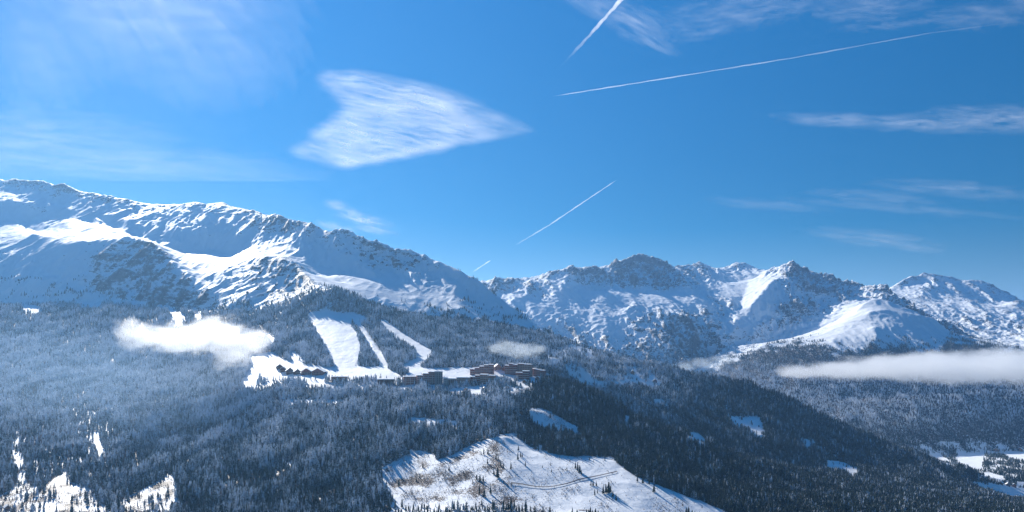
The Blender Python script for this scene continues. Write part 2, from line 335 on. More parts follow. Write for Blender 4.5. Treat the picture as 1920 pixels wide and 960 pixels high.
# open snow: photo outlines of treeless ground (column, row)
PISTES = [
 [(576,587),(600,583),(621,583),(636,585),(647,591),(660,613),(668,622),(671,634),(677,652),(671,667),(668,686),(722,688),(742,700),(765,716),(640,716),(560,702),(517,690),(470,684),(470,664),(512,662),(530,672),(559,682),(630,690),(615,652),(602,630),(589,606),(581,592)],
 [(645,585),(664,586),(673,589),(696,600),(673,598),(679,611),(697,634),(712,656),(730,688),(722,688),(704,662),(691,638),(674,613),(664,597),(650,591)],
 [(711,599),(724,602),(742,615),(771,634),(811,658),(799,671),(783,682),(774,690),(752,688),(757,683),(784,672),(778,651),(769,641),(739,624),(722,613)],
 [(470,684),(500,690),(512,712),(468,726),(455,718)],
]
OPEN = [
 [(500,692),(620,705),(760,712),(770,690),(860,688),(945,690),(1040,702),(1035,716),(985,733),(945,748),(880,742),(760,733),(640,731),(520,718),(480,722)],
 [(545,652),(552,658),(562,672),(572,680),(560,680),(548,668)],
 [(487,614),(497,622),(512,632),(520,640),(514,640),(498,628)],
 [(606,560),(617,562),(618,570),(612,566)],[(604,577),(612,578),(616,584),(604,584)],
 [(935,815),(960,814),(1005,846),(1062,856),(1148,858),(1172,880),(1200,897),(1262,922),(1330,948),(1400,975),(730,975),(742,930),(722,905),(716,880),(735,868),(780,846),(806,850),(820,868),(850,852),(890,832)],
 [(995,765),(1020,768),(1060,790),(1092,806),(1070,806),(1030,795),(995,782)],
 [(1370,780),(1425,782),(1430,808),(1418,814),(1400,795),(1375,792)],
 [(1550,862),(1575,866),(1606,876),(1602,890),(1585,884),(1552,876)],
 [(1293,808),(1310,812),(1330,832),(1318,832),(1296,820)],[(1228,790),(1236,791),(1234,797),(1226,795)],[(1172,775),(1180,777),(1180,790),(1172,790)],
 [(1505,820),(1514,822),(1520,836),(1512,834)],
 [(1058,683),(1100,688),(1108,702),(1118,716),(1095,716),(1080,700)],[(1110,699),(1150,703),(1205,700),(1200,714),(1116,715)],[(1176,688),(1204,689),(1226,702),(1242,720),(1222,724),(1195,706),(1178,702)],
 [(1026,662),(1042,651),(1066,650),(1062,664),(1046,674),(1032,674)],[(1062,639),(1090,646),(1114,660),(1106,668),(1080,655)],
 [(1225,748),(1256,752),(1254,755),(1226,754)],
 [(765,782),(850,789),(864,796),(810,798),(765,790)],[(520,750),(640,748),(660,755),(600,760),(520,758)],
 [(0,935),(40,905),(62,912),(85,910),(118,885),(132,905),(165,915),(205,960),(205,975),(-10,975),(-10,940)],
 [(230,935),(270,915),(322,888),(330,925),(318,975),(222,975)],
 [(28,808),(33,808),(35,850),(44,866),(47,890),(52,905),(38,905),(33,870),(27,840)],[(176,806),(186,810),(196,850),(190,866),(184,840),(174,822)],[(192,752),(215,766),(212,772),(196,762)],
 [(316,582),(348,590),(342,606),(324,616),(330,600)],[(366,582),(374,584),(378,600),(372,600)],
 [(135,558),(168,552),(195,546),(188,572),(158,572)],[(40,570),(78,574),(74,582),(44,580)],
]
FIELDS = [[(1730,852),(1760,850),(1785,868),(1792,874),(1770,870)],
 [(1790,858),(1800,849),(1920,846),(1945,850),(1945,862),(1895,862),(1880,852),(1846,850),(1842,870),(1838,882),(1822,880),(1795,872)],
 [(1830,884),(1855,886),(1880,893),(1885,905),(1860,900),(1835,890)],
 [(1805,900),(1830,904),(1870,908),(1960,922),(1960,938),(1900,934),(1850,922),(1815,908)],
 [(1905,903),(1960,906),(1960,916),(1905,912)]]
def mask_of(polys, cond):
    m = np.zeros(Z.shape, bool)
    for p in polys: m |= inpoly(p, UU, VV0) & cond
    return m
piste = mask_of(PISTES, zone == HILL); opens = mask_of(OPEN, zone == HILL) | piste
field = mask_of(FIELDS, zone == VALLEY) | mask_of(FIELDS, (DD > 2300) & (DD < 3450) & (UU > 1700))
clearing = mask_of([p for p in OPEN if p[0] == (935, 815)], zone == HILL)

# ------------------------------------------------------------------ relief detail
amp = np.select([zone == HILL, zone == MASSIF, zone == FLANK, zone == RANGE], [5., 19., 18., 104.], 0.).astype(np.float32)
amp[piste] = .6; amp[opens & ~piste] = 2.5; amp[zone == VALLEY] = .6; amp[field] = .6
rocky = np.where(zone == MASSIF, .30, 0).astype(np.float32)
def bump_zone(polys, val, cond, arr):
    m = mask_of(polys, cond); arr[m] = val
DOME = [[(190,452),(255,446),(300,458),(335,495),(350,520),(410,555),(420,585),(270,575),(180,555),(150,530),(170,500),(160,470)]]
KNOLL = [[(430,510),(480,478),(545,476),(600,530),(620,540),(590,550),(560,545),(500,560),(470,555)]]
CRAG = [[(540,405),(640,425),(720,452),(800,475),(840,520),(760,520),(715,515),(640,470),(560,450)]]
SMOOTH = [[(100,420),(200,420),(250,445),(130,455),(0,465),(-200,470),(-200,400),(0,405)],
 [(330,470),(480,465),(480,500),(380,515),(340,495)],[(600,515),(780,520),(880,580),(860,600),(780,595),(620,540)],[(850,500),(1010,605),(980,620),(870,550),(820,500)]]
bump_zone(SMOOTH, 9., zone == MASSIF, amp); bump_zone(SMOOTH, .0, zone == MASSIF, rocky); bump_zone(CRAG, 42., zone == MASSIF, amp); bump_zone(DOME, 30., zone == MASSIF, amp); bump_zone(KNOLL, 34., zone == MASSIF, amp)
bump_zone(DOME, .8, zone == MASSIF, rocky); bump_zone(KNOLL, .75, zone == MASSIF, rocky); bump_zone(CRAG, .55, zone == MASSIF, rocky)
SKYROCK = [[(-200,318),(60,330),(150,350),(300,380),(440,375),(540,405),(560,440),(480,440),(420,400),(380,395),(300,400),(150,380),(60,352),(-200,352)]]
bump_zone(SKYROCK, .72, zone == MASSIF, rocky); bump_zone(SKYROCK, 19., zone == MASSIF, amp)
PEAK = [[(1130,505),(1145,488),(1200,468),(1260,500),(1290,540),(1230,545),(1180,540),(1140,530)]]
bump_zone(PEAK, 90., zone == RANGE, amp); rocky[zone == RANGE] = .80; bump_zone(PEAK, .95, zone == RANGE, rocky)
RSMOOTH = [[(1395,520),(1455,512),(1470,540),(1440,590),(1400,640),(1340,650),(1370,590)],[(1095,600),(1145,565),(1190,575),(1170,610),(1140,640)],[(1040,510),(1062,500),(1060,560),(1050,600),(1020,610),(1030,560)],[(930,540),(1040,560),(1040,600),(990,600)],[(1070,520),(1140,550),(1100,600),(1065,590)],[(1340,505),(1430,500),(1460,520),(1400,570),(1330,545)],[(1130,535),(1330,545),(1330,575),(1130,565)],
 [(1540,590),(1610,560),(1650,580),(1600,600),(1400,660),(1400,640)]]
bump_zone(RSMOOTH, 24., zone == RANGE, amp); bump_zone(RSMOOTH, .40, zone == RANGE, rocky)
DOMETOP = [[(1590,600),(1647,552),(1730,585),(1700,592),(1640,580)]]
bump_zone(DOMETOP, 6., zone == FLANK, amp)
amp[(zone == RANGE) & (DD > 6500) & (UU > 1640)] = 62
amp = blur(amp, 9, 2); rocky = blur(rocky, 8, 2)
X1 = XX; Y1 = DD
wxn = fbm(X1 / 420, Y1 / 420, 3, 50); wyn = fbm(X1 / 420, Y1 / 420, 3, 60)
# ribs run down the slope: sample the noise stretched along the fall line
gs = np.gradient(Z, axis=1) / (DD * (sv[1] - sv[0])); gt = np.gradient(Z, axis=0) / np.gradient(DV)[:, None]
gx = blur(gs.astype(np.float32), 6, 2); gy = blur((gt - SS * gs).astype(np.float32), 6, 2)
flow = Z * 1.0
xr = X1 + wxn * 110; yr = Y1 + wyn * 110
g2 = np.sqrt(gx ** 2 + gy ** 2) + 1e-3
wa = (gy / g2) ** 2; wb = 1 - wa
ribs = wa * ridged(xr / 150, yr / 480, 6, 3, .55) + wb * ridged(xr / 480, yr / 150, 6, 13, .55)
fine = wa * ridged(X1 / 46 + wxn * 2, Y1 / 120, 4, 23, .6) + wb * ridged(X1 / 120, Y1 / 46 + wyn * 2, 4, 24, .6)
fb = fbm(X1 / 60, Y1 / 60, 4, 33, .55)
far = ((zone == RANGE) & (DD > 4200)).astype(np.float32); far = blur(far, 9, 2)
ribs_f = wa * ridged(xr / 290, yr / 760, 6, 103, .52) + wb * ridged(xr / 760, yr / 290, 6, 113, .52)
ribs = ribs * (1 - far) + far * (ribs_f * 1.05 + ribs * .5); fine = fine * (1 - .25 * far)
steep = .35 + sstep(.15, .8, g2) * .85
crag = ridged(X1 / 62 + wxn, Y1 / 62 - wyn, 4, 43, .6)
crestm = np.clip(blur((rasterise([L for L in LINES if tuple(L[0][:2]) in JAG])[1] > 0).astype(np.float32), 6, 2) * 9, 0, 1)
cragw = .5 * crestm + blur(np.where((zone == RANGE) & (DD < 6800), .26, np.where(mask_of(SKYROCK + CRAG, zone == MASSIF), .40, 0)).astype(np.float32), 8, 2)
Z = Z + amp * steep * (ribs * 1.0 + fine * .5 + fb * .14 + crag * cragw)
Z[zone == HILL] += (fbm(X1 / 160, Y1 / 160, 3, 71) * 5)[zone == HILL] * np.where(piste | (zone == VALLEY), .2, 1)[zone == HILL]
Z = Z + piste * (ridged(X1 / 14 + fbm(X1 / 70, Y1 / 70, 2, 72) * 2, Y1 / 120, 3, 73) * .45 + fbm(X1 / 60, Y1 / 60, 2, 74) * .8).astype(np.float32)
VV = VH - F * Z / DD
HOR = np.minimum.accumulate(VV, axis=0)          # running skyline row, near to far
def ground_at(u, v, dmin=0):
    i = int(round(((u - 960) / F - S0) / (S1 - S0) * (NS - 1))); i = min(max(i, 0), NS - 1)
    j = np.nonzero((VV[:, i] <= v) & (DV >= dmin))[0]
    j = j[0] if len(j) else NT - 1
    return Vector((float((u - 960) / F * DV[j]), float(DV[j]), float(Z[j, i])))
def height(x, y):
    fi = ((x / y) - S0) / (S1 - S0) * (NS - 1); fj = (math.log(y) - tv[0]) / (tv[-1] - tv[0]) * (NT - 1)
    i = min(max(int(fi), 0), NS - 2); j = min(max(int(fj), 0), NT - 2); a = fi - i; b = fj - j
    return float((Z[j, i] * (1 - a) + Z[j, i + 1] * a) * (1 - b) + (Z[j + 1, i] * (1 - a) + Z[j + 1, i + 1] * a) * b)

# ------------------------------------------------------------------ materials
def new_mat(name):
    m = bpy.data.materials.new(name); m.use_nodes = True
    n = m.node_tree; n.nodes.clear()
    o = n.nodes.new('ShaderNodeOutputMaterial')
    return m, n, o
def node(n, typ, **kw):
    x = n.nodes.new(typ)
    for k, v in kw.items():
        if k in x.inputs.keys(): x.inputs[k].default_value = v
        else: setattr(x, k, v)
    return x
def math_(n, op, a, b=None, c=None, clamp=False):
    x = n.nodes.new('ShaderNodeMath'); x.operation = op; x.use_clamp = clamp
    for i, q in enumerate((a, b, c)):
        if q is None: continue
        if isinstance(q, (int, float)): x.inputs[i].default_value = q
        else: n.links.new(q, x.inputs[i])
    return x.outputs[0]
def mixc(n, f, a, b):
    x = n.nodes.new('ShaderNodeMix'); x.data_type = 'RGBA'
    for s, q in ((x.inputs['Factor'], f), (x.inputs['A'], a), (x.inputs['B'], b)):
        if isinstance(q, (int, float)): s.default_value = q
        elif isinstance(q, tuple): s.default_value = q + (1,) if len(q) == 3 else q
        else: n.links.new(q, s)
    return x.outputs['Result']
def ramp(n, f, a, b):
    x = n.nodes.new('ShaderNodeMapRange'); x.interpolation_type = 'SMOOTHSTEP'
    n.links.new(f, x.inputs['Value']); x.inputs['From Min'].default_value = a; x.inputs['From Max'].default_value = b
    return x.outputs['Result']
def noise(n, vec, scale, detail=4, rough=.55, dist=0):
    x = node(n, 'ShaderNodeTexNoise', Scale=scale, Detail=detail, Roughness=rough, Distortion=dist)
    n.links.new(vec, x.inputs['Vector']); return x.outputs['Fac']
def simple(name, col, rough=.8, var=.15, scale=.4):
    m, n, o = new_mat(name)
    tc = n.nodes.new('ShaderNodeTexCoord')
    f = noise(n, tc.outputs['Object'], scale)
    c = mixc(n, f, tuple(x * (1 - var) for x in col), tuple(min(1, x * (1 + var)) for x in col))
    b = node(n, 'ShaderNodeBsdfPrincipled', Roughness=rough); n.links.new(c, b.inputs['Base Color']); n.links.new(b.outputs[0], o.inputs['Surface'])
    return m
def terrain_mat():
    m, n, o = new_mat('snow_and_rock')
    geo = n.nodes.new('ShaderNodeNewGeometry'); pos = geo.outputs['Position']
    def attr(nm):
        a = n.nodes.new('ShaderNodeAttribute'); a.attribute_name = nm; return a.outputs['Fac']
    rock_a, litter_a, scrub_a = attr('rock'), attr('litter'), attr('scrub')
    mp = n.nodes.new('ShaderNodeMapping'); mp.inputs['Scale'].default_value = (1, 1, 3.0); n.links.new(pos, mp.inputs['Vector'])
    n1 = noise(n, mp.outputs[0], 1 / 42, 6, .72, .3); n2 = noise(n, mp.outputs[0], 1 / 13, 4, .7)
    nn = math_(n, 'ADD', math_(n, 'MULTIPLY', n1, .58), math_(n, 'MULTIPLY', n2, .42))
    n3 = noise(n, mp.outputs[0], 1 / 230, 3, .5)
    nn = math_(n, 'ADD', nn, math_(n, 'MULTIPLY', math_(n, 'SUBTRACT', n3, .5), .24))
    thr = math_(n, 'SUBTRACT', .80, math_(n, 'MULTIPLY', rock_a, .42))
    rk = ramp(n, math_(n, 'SUBTRACT', nn, thr), -.015, .03)
    rockc = mixc(n, noise(n, pos, 1 / 25, 5, .7), (.034, .036, .046), (.11, .105, .115))
    snowc = mixc(n, noise(n, pos, 1 / 120, 3), (.86, .89, .93), (.91, .93, .95))
    # forest litter and brush between the trees
    lt = ramp(n, math_(n, 'SUBTRACT', noise(n, pos, 1 / 9, 4, .7), math_(n, 'SUBTRACT', .88, math_(n, 'MULTIPLY', litter_a, .5))), -.04, .08)
    ltc = mixc(n, noise(n, pos, 1 / 30, 3), (.05, .04, .032), (.10, .075, .06))
    sb = ramp(n, math_(n, 'SUBTRACT', noise(n, pos, 1 / 2.6, 5, .75), math_(n, 'SUBTRACT', .84, math_(n, 'MULTIPLY', scrub_a, .4))), -.03, .05)
    c = mixc(n, rk, snowc, rockc); c = mixc(n, lt, c, ltc); c = mixc(n, sb, c, (.10, .07, .06))
    bmp = node(n, 'ShaderNodeBump', Strength=.55, Distance=6.0)
    n.links.new(math_(n, 'ADD', noise(n, pos, 1 / 45, 7, .62), math_(n, 'MULTIPLY', rk, .6)), bmp.inputs['Height'])
    b = node(n, 'ShaderNodeBsdfPrincipled', Roughness=.65)
    b.inputs['Specular IOR Level'].default_value = .25
    n.links.new(c, b.inputs['Base Color']); n.links.new(bmp.outputs[0], b.inputs['Normal']); n.links.new(b.outputs[0], o.inputs['Surface'])
    return m
MAT_T = terrain_mat()

# ------------------------------------------------------------------ terrain meshes, split along hidden and wooded borders
gs = np.gradient(Z, axis=1) / (DD * (sv[1] - sv[0])); gt = np.gradient(Z, axis=0) / np.gradient(DV)[:, None]
gy_ = gt - SS * gs; slope = np.sqrt(gs ** 2 + gy_ ** 2)
cur = Z - blur(Z, 5, 2)
rock = np.where((zone == RANGE) | (zone == MASSIF) | (zone == FLANK), rocky * np.where(zone == MASSIF, .80, .66) + sstep(.6, 1.5, slope) * np.where(zone == MASSIF, .05 + .08 * rocky, .08 + .24 * rocky) + np.clip(cur / 40, -.10, .12) * (rocky > .15), 0)
rock += np.where(zone == MASSIF, sstep(.6, 1.1, slope) * .12, 0)
rock[opens | field] = 0
# open larch and pine scrub just above the treeline, brush in the clearing
def open_at(u, v): return [p for p in OPEN if p[0] == (u, v)][0]
CL = open_at(935, 815)
SCRUB = [(CL[:1] + [(938,850),(950,880),(1000,930),(1040,975)] + CL[11:], .86), (CL, .36), (open_at(0,935), .9), (open_at(230,935), 1.0), (open_at(995,765), .6), (open_at(176,806), .5)]
scrub = np.zeros(Z.shape, np.float32)
for p, vl in reversed(SCRUB): scrub[inpoly(p, UU, VV0) & (zone == HILL)] = np.maximum(scrub, vl)[inpoly(p, UU, VV0) & (zone == HILL)]
scrub = blur(scrub, 3, 1) * np.clip(.82 + fbm(X1 / 40, Y1 / 40, 4, 81) * 1.5, .3, 1.25).astype(np.float32); scrub[piste] = 0
ALL = dict(rock=rock.astype(np.float32), scrub=scrub)

def build_terrain():
    lab = np.where(piste, 5, zone); lab = np.where(clearing, 6, lab); lab = np.where(field, 7, lab)
    names = {0: 'forested_hillside', 1: 'snow_mountain', 2: 'forested_mountain_flank', 3: 'rocky_mountain_range', 4: 'valley_floor', 5: 'ski_slope', 6: 'snowy_clearing', 7: 'snow_field'}
    # rows in front of and behind the surveyed ground
    nd = np.array([30, 150, 300, 420, 520, 600, 670, 740]); fd = np.array([12000, 14000, 18000, 25000, 40000])
    Dall = np.concatenate([nd, DV, fd]); n0 = len(nd)
    Zall = np.concatenate([np.array([Z[0] + (k - 800) * .06 for k in nd]), Z, np.array([Z[-1] * (.8 - .2 * i) - 60 * i for i in range(len(fd))])])
    pad = lambda a: np.concatenate([np.repeat(a[:1], n0, 0), a, np.repeat(a[-1:], len(fd), 0)])
    L = pad(lab); A = {k: pad(v) for k, v in ALL.items()}
    R = len(Dall); S_, D_ = np.meshgrid(sv, Dall)
    co = np.stack([S_ * D_, D_, Zall], -1).reshape(-1, 3).astype(np.float32)
    idx = np.arange(R * NS).reshape(R, NS)
    q = np.stack([idx[:-1, :-1], idx[:-1, 1:], idx[1:, 1:], idx[1:, :-1]], -1).reshape(-1, 4)
    ql = L[:-1, :-1].reshape(-1)
    for k, nm in names.items():
        f = q[ql == k]
        if not len(f): continue
        us, inv = np.unique(f, return_inverse=True)
        me = bpy.data.meshes.new(nm)
        me.vertices.add(len(us)); me.vertices.foreach_set('co', co[us].ravel())
        me.loops.add(f.size); me.loops.foreach_set('vertex_index', inv.ravel().astype(np.int32))
        me.polygons.add(len(f)); me.polygons.foreach_set('loop_start', np.arange(0, f.size, 4, dtype=np.int32))
        me.polygons.foreach_set('use_smooth', np.ones(len(f), bool))
        me.update(calc_edges=True)
        for an, av in A.items():
            at = me.attributes.new(an, 'FLOAT', 'POINT'); at.data.foreach_set('value', av.reshape(-1)[us].astype(np.float32))
        me.materials.append(MAT_T)
        o = bpy.data.objects.new(nm, me); COL.objects.link(o); o['kind'] = 'structure'

# ------------------------------------------------------------------ forest cover
TREELINE_G = [(1240,725),(1310,697),(1400,658),(1431,646),(1494,638),(1531,640),(1560,650),(1600,655),(1640,640),(1665,646),(1690,635),(1725,652),(1760,645),(1775,628),(1800,632),(1837,637),(1920,656),(2120,692)]
dens = np.zeros(Z.shape, np.float32)
patch = fbm(X1 / 55, Y1 / 55, 4, 81)
dens[zone == HILL] = 1
above = (DD - dB)
upl = np.clip(np.exp(-np.maximum(above, 0) / 90.) * (1.1 + patch * 3.2) - .25, 0, .8)
dens = np.where(zone == MASSIF, upl, dens)
dens = np.where((zone == MASSIF) & (UU > 860), np.clip(np.exp(-np.maximum(above, 0) / 130.) * 1.1 + patch * 1.5 - .25, 0, 1), dens)
DOT = [(60,515),(200,545),(330,575),(415,580),(430,590),(180,580),(-200,575),(-200,540)]
dens = np.where((zone == MASSIF) & inpoly(DOT, UU, VV0), np.clip(patch * 2.6 - .15, 0, .55), dens)
tg = interp(TREELINE_G, UU)
dens = np.where(zone == FLANK, np.clip((VV0 - tg) / 13 + .40 + patch * 2.6, 0, 1) * (VV0 > tg - 44), dens)
dens = np.where((zone == RANGE) & (VV0 > 628) & (UU < 1420) & (UU > 1040), np.clip((VV0 - 640) / 40 + patch * 1.5, 0, .8), dens)
dens = np.where((zone == RANGE) & (UU > 1690) & (VV0 > 585) & (DD < 5300), np.clip(.2 + patch * 2, 0, .8), dens)
hpx = 11 * F / DD
hide = mask_of([], zone == HILL)
for p in PISTES + [q for q in OPEN[1:] if q[0] not in ((520, 750), (765, 782))]:
    hide |= inpoly(p, UU, VV0 - hpx) & (zone == HILL) & (VV0 < 945)
dens = np.where(zone == VALLEY, np.clip(.75 + patch * 1.5, 0, 1), dens)
left_thin = [[(20,780),(120,740),(200,760),(230,830),(180,900),(60,900),(10,850)]]
dens[mask_of(left_thin, zone == HILL)] *= .78
edge_noise = fbm(X1 / 14, Y1 / 14, 2, 91)
dens_raw = dens.copy()
soft = blur((opens | hide).astype(np.float32), 3, 1); soft[piste] = 1
edge2 = fbm(X1 / 38, Y1 / 38, 3, 92)
dens = dens * (soft + (edge_noise * .5 + edge2 * .75) * (soft < .999) * ~blur(piste.astype(np.float32), 5, 1).astype(bool) < .45)
dens = np.where((soft > .45) & opens & ~piste, np.clip(edge2 * 1.1 - .10, 0, .14), dens)
blf = (soft > .45) & opens & (UU < 340) & (VV0 > 880) & (zone == HILL)
dens = np.where(blf, np.clip(edge2 * 1.5 + edge_noise - .02, 0, .4), dens)
ham = inpoly([(1015,635),(1120,640),(1260,690),(1260,730),(1090,722),(1015,690)], UU, VV0) & (zone == HILL) & opens
dens[ham] = np.clip(edge2 * 3 + edge_noise * 2 + .22, 0, .75)[ham]
dens[piste | field] = 0; dens[mask_of([], zone == HILL)] = 0
vill = inpoly(OPEN[0], UU, VV0) & (zone == HILL)
dens[vill] = np.clip(patch * 3.2 + .30, 0, .75)[vill] * (VV0 > 711)[vill]
foot = inpoly([(730,975),(735,940),(760,950),(800,945),(850,950),(900,945),(1000,956),(1040,966),(1040,985)], UU, VV0) & (zone == HILL)
dens[foot] = .3
dens[clearing & ~foot] = 0
ALL['litter'] = blur(np.clip(dens * 1.0, 0, 1), 2, 1)
build_terrain()

# ---- conifer shapes
def conifer_mesh(name, tiers, spokes, seed, width, mats):
    r = random.Random(seed); bm = bmesh.new()
    base = .08
    for k in range(tiers):
        f = k / tiers
        z0 = base + (1 - base) * f; hgt = (1 - base) / tiers * 1.9
        R = width * (1 - f) ** .85 * r.uniform(.85, 1.12) + .012
        top = bm.verts.new((r.uniform(-.01, .01), r.uniform(-.01, .01), min(1.0, z0 + hgt)))
        ring = []; ph = r.uniform(0, 6.28)
        for j in range(spokes * 2):
            a = ph + j * math.pi / spokes + r.uniform(-.15, .15)
            rr = R * (r.uniform(.85, 1.2) if j % 2 == 0 else r.uniform(.42, .62))
            zz = z0 - (.03 * r.uniform(.3, 1.6) if j % 2 == 0 else -.02)
            ring.append(bm.verts.new((math.cos(a) * rr, math.sin(a) * rr, zz)))
        for j in range(spokes * 2):
            bm.faces.new((ring[j], ring[(j + 1) % (spokes * 2)], top))
    me = bpy.data.meshes.new(name); bm.to_mesh(me); bm.free()
    for m in mats: me.materials.append(m)
    return me
def trunk_mesh(name, h=.25, r0=.018):
    bm = bmesh.new()
    bmesh.ops.create_cone(bm, cap_ends=True, segments=6, radius1=r0, radius2=r0 * .6, depth=h + .06, matrix=Matrix.Translation((0, 0, h / 2 - .03)))
    me = bpy.data.meshes.new(name); bm.to_mesh(me); bm.free(); me.materials.append(MAT_BARK); return me
def bare_mesh(name, seed, n, width):
    r = random.Random(seed); bm = bmesh.new()
    for k in range(n):
        z = r.uniform(.2, .75); a = r.uniform(0, 6.28); L = r.uniform(.25, .5)
        d = Vector((math.cos(a) * width * 2, math.sin(a) * width * 2, r.uniform(.5, 1.1))).normalized() * L
        p = Vector((math.cos(a) * .03, math.sin(a) * .03, z * .8)); q = p + d
        sd = Vector((-math.sin(a), math.cos(a), 0)) * r.uniform(.012, .03)
        bm.faces.new((bm.verts.new(p - sd), bm.verts.new(p + sd), bm.verts.new(q)))
        up = Vector((0, 0, 1)) * .02
        bm.faces.new((bm.verts.new(p - up), bm.verts.new(p + up), bm.verts.new(q + up)))
    bmesh.ops.create_cone(bm, cap_ends=False, segments=4, radius1=.02, radius2=.006, depth=.8, matrix=Matrix.Translation((0, 0, .4)))
    me = bpy.data.meshes.new(name); bm.to_mesh(me); bm.free(); me.materials.append(MAT_TWIG); return me
def needle_mat():
    m, n, o = new_mat('snow_dusted_needles')
    at = n.nodes.new('ShaderNodeAttribute'); at.attribute_type = 'INSTANCER'; at.attribute_name = 'frost'
    oi = n.nodes.new('ShaderNodeObjectInfo'); tc = n.nodes.new('ShaderNodeTexCoord')
    geo = n.nodes.new('ShaderNodeNewGeometry')
    add = n.nodes.new('ShaderNodeVectorMath'); add.operation = 'ADD'
    n.links.new(tc.outputs['Object'], add.inputs[0])
    cx = n.nodes.new('ShaderNodeCombineXYZ'); n.links.new(math_(n, 'MULTIPLY', oi.outputs['Random'], 37.), cx.inputs[0]); n.links.new(cx.outputs[0], add.inputs[1])
    f = noise(n, add.outputs[0], 9., 3, .7)
    thr = math_(n, 'SUBTRACT', .86, math_(n, 'MULTIPLY', at.outputs['Fac'], .62))
    k = ramp(n, math_(n, 'SUBTRACT', f, thr), -.10, .12)
    g = mixc(n, oi.outputs['Random'], (.020, .045, .046), (.036, .062, .050))
    c = mixc(n, k, g, (.75, .80, .88))
    b = node(n, 'ShaderNodeBsdfPrincipled', Roughness=.8); b.inputs['Specular IOR Level'].default_value = .2
    n.links.new(c, b.inputs['Base Color']); n.links.new(b.outputs[0], o.inputs['Surface'])
    return m
MAT_N = needle_mat()
MAT_BARK = simple('bark', (.07, .05, .04)); 
def twig_mat():
    m, n, o = new_mat('bare_twigs'); oi = n.nodes.new('ShaderNodeObjectInfo')
    at = n.nodes.new('ShaderNodeAttribute'); at.attribute_type = 'INSTANCER'; at.attribute_name = 'frost'
    c = mixc(n, oi.outputs['Random'], (.11, .075, .06), (.17, .12, .10)); c = mixc(n, math_(n, 'MULTIPLY', at.outputs['Fac'], .28), c, (.5, .52, .58))
    b = node(n, 'ShaderNodeBsdfPrincipled', Roughness=.9); n.links.new(c, b.inputs['Base Color']); n.links.new(b.outputs[0], o.inputs['Surface']); return m
MAT_TWIG = twig_mat()
NEAR = [conifer_mesh('crown', 9, 7, 100 + i, wd, [MAT_N]) for i, wd in enumerate((.17, .20, .15, .23))]
TRUNK = trunk_mesh('trunk')
PROTO = bpy.data.collections.new('tree_shapes')
def proto(nm, me):
    o = bpy.data.objects.new(nm, me); PROTO.objects.link(o); return o
for i, wd in enumerate((.17, .20, .15, .22, .18)): proto('a_spruce_%d' % i, conifer_mesh('spruce_shape', 6, 5, 200 + i, wd, [MAT_N]))
for i, wd in enumerate((.3, .36)): proto('b_bare_tree_%d' % i, bare_mesh('bare_tree_shape', 300 + i, 26, wd))
N_SPR, N_BARE = 5, 2

# ---- scatter: one candidate draw per terrain cell
ds = sv[1] - sv[0]; dt = tv[1] - tv[0]
sp = np.clip(.0026 * DD, 4.6, 14)
lam = dens * (DD * ds) * (DD * dt) / sp ** 2
lam[(UU < -140) | (UU > 2060)] = 0
cntc = rng.poisson(lam)
jj, ii = np.nonzero(cntc); rep = cntc[jj, ii]; jj = np.repeat(jj, rep); ii = np.repeat(ii, rep)
a = rng.random(len(ii)) - .5; b = rng.random(len(ii)) - .5
sx = sv[ii] + a * ds; dy = np.exp(tv[jj] + b * dt)
i0 = np.clip(np.floor((sx - S0) / ds).astype(int), 0, NS - 2); j0 = np.clip(np.floor((np.log(dy) - tv[0]) / dt).astype(int), 0, NT - 2)
fa = (sx - S0) / ds - i0; fb_ = (np.log(dy) - tv[0]) / dt - j0
zz = (Z[j0, i0] * (1 - fa) + Z[j0, i0 + 1] * fa) * (1 - fb_) + (Z[j0 + 1, i0] * (1 - fa) + Z[j0 + 1, i0 + 1] * fa) * fb_
dn = dens[jj, ii]
hgt = 15 * (.62 + .55 * rng.random(len(ii)) ** 1.2) * np.where(zone[jj, ii] == HILL, 1, .95) * (.65 + .35 * dn)
hgt *= 1 + .18 * patch[jj, ii] * 3
hgt = np.clip(hgt, 4, 24)
vtop = VH - F * (zz + hgt) / dy
keep = vtop < HOR[np.maximum(jj - 4, 0), ii] + 2 + 9000 / dy
keep &= dy > 820
TX, TY, TZ, TH, TJ, TI = (sx * dy)[keep], dy[keep], zz[keep], hgt[keep], jj[keep], ii[keep]
uu_ = UU[0, TI]
zt_ = zone[TJ, TI]
stand = fbm(TX / 60, TY / 75, 3, 77) * 1.9
frost = .33 + .30 * sstep(-320, -90, TZ) - .10 * sstep(0, 120, TZ) + .10 * sstep(900, 250, uu_)
nearspur = sstep(955, 1010, uu_ + 18 * stand) * sstep(1790, 1640, TY) * (zt_ == HILL)
frost = frost * (1 - nearspur) + nearspur * (.20 + .14 * rng.random(len(TX)))
rightslope = sstep(1240, 1420, uu_ + 40 * stand) * (zt_ == HILL)
frost = frost * (1 - rightslope) + rightslope * np.minimum(frost, .34)
frost = np.where((zt_ == FLANK) | (zt_ == VALLEY), .30 + .50 * sstep(-520, -330, TZ) * sstep(-60, -210, TZ), frost)
frost = np.where(zt_ == MASSIF, .35, frost)
frost = frost + stand * .16
TH = TH * np.clip(1 + .35 * stand, .6, 1.3)
frost = np.clip(frost + rng.normal(0, 1, len(TX)) * np.where(nearspur + rightslope > .5, .17, .11), .02, .95)
barep = np.clip(.05 + fbm(TX / 130, TY / 130, 3, 95) * .9 - .12, .02, .6) * (zone[TJ, TI] != MASSIF)
barep = np.where((uu_ < 260) & (TZ < -110), barep + .25, barep)
isb = rng.random(len(TX)) < barep
kind = np.where(isb, N_SPR + rng.integers(0, N_BARE, len(TX)), rng.integers(0, N_SPR, len(TX)))
TH = np.where(isb, TH * .72, TH)
print('trees', len(TX), 'bare', isb.sum())

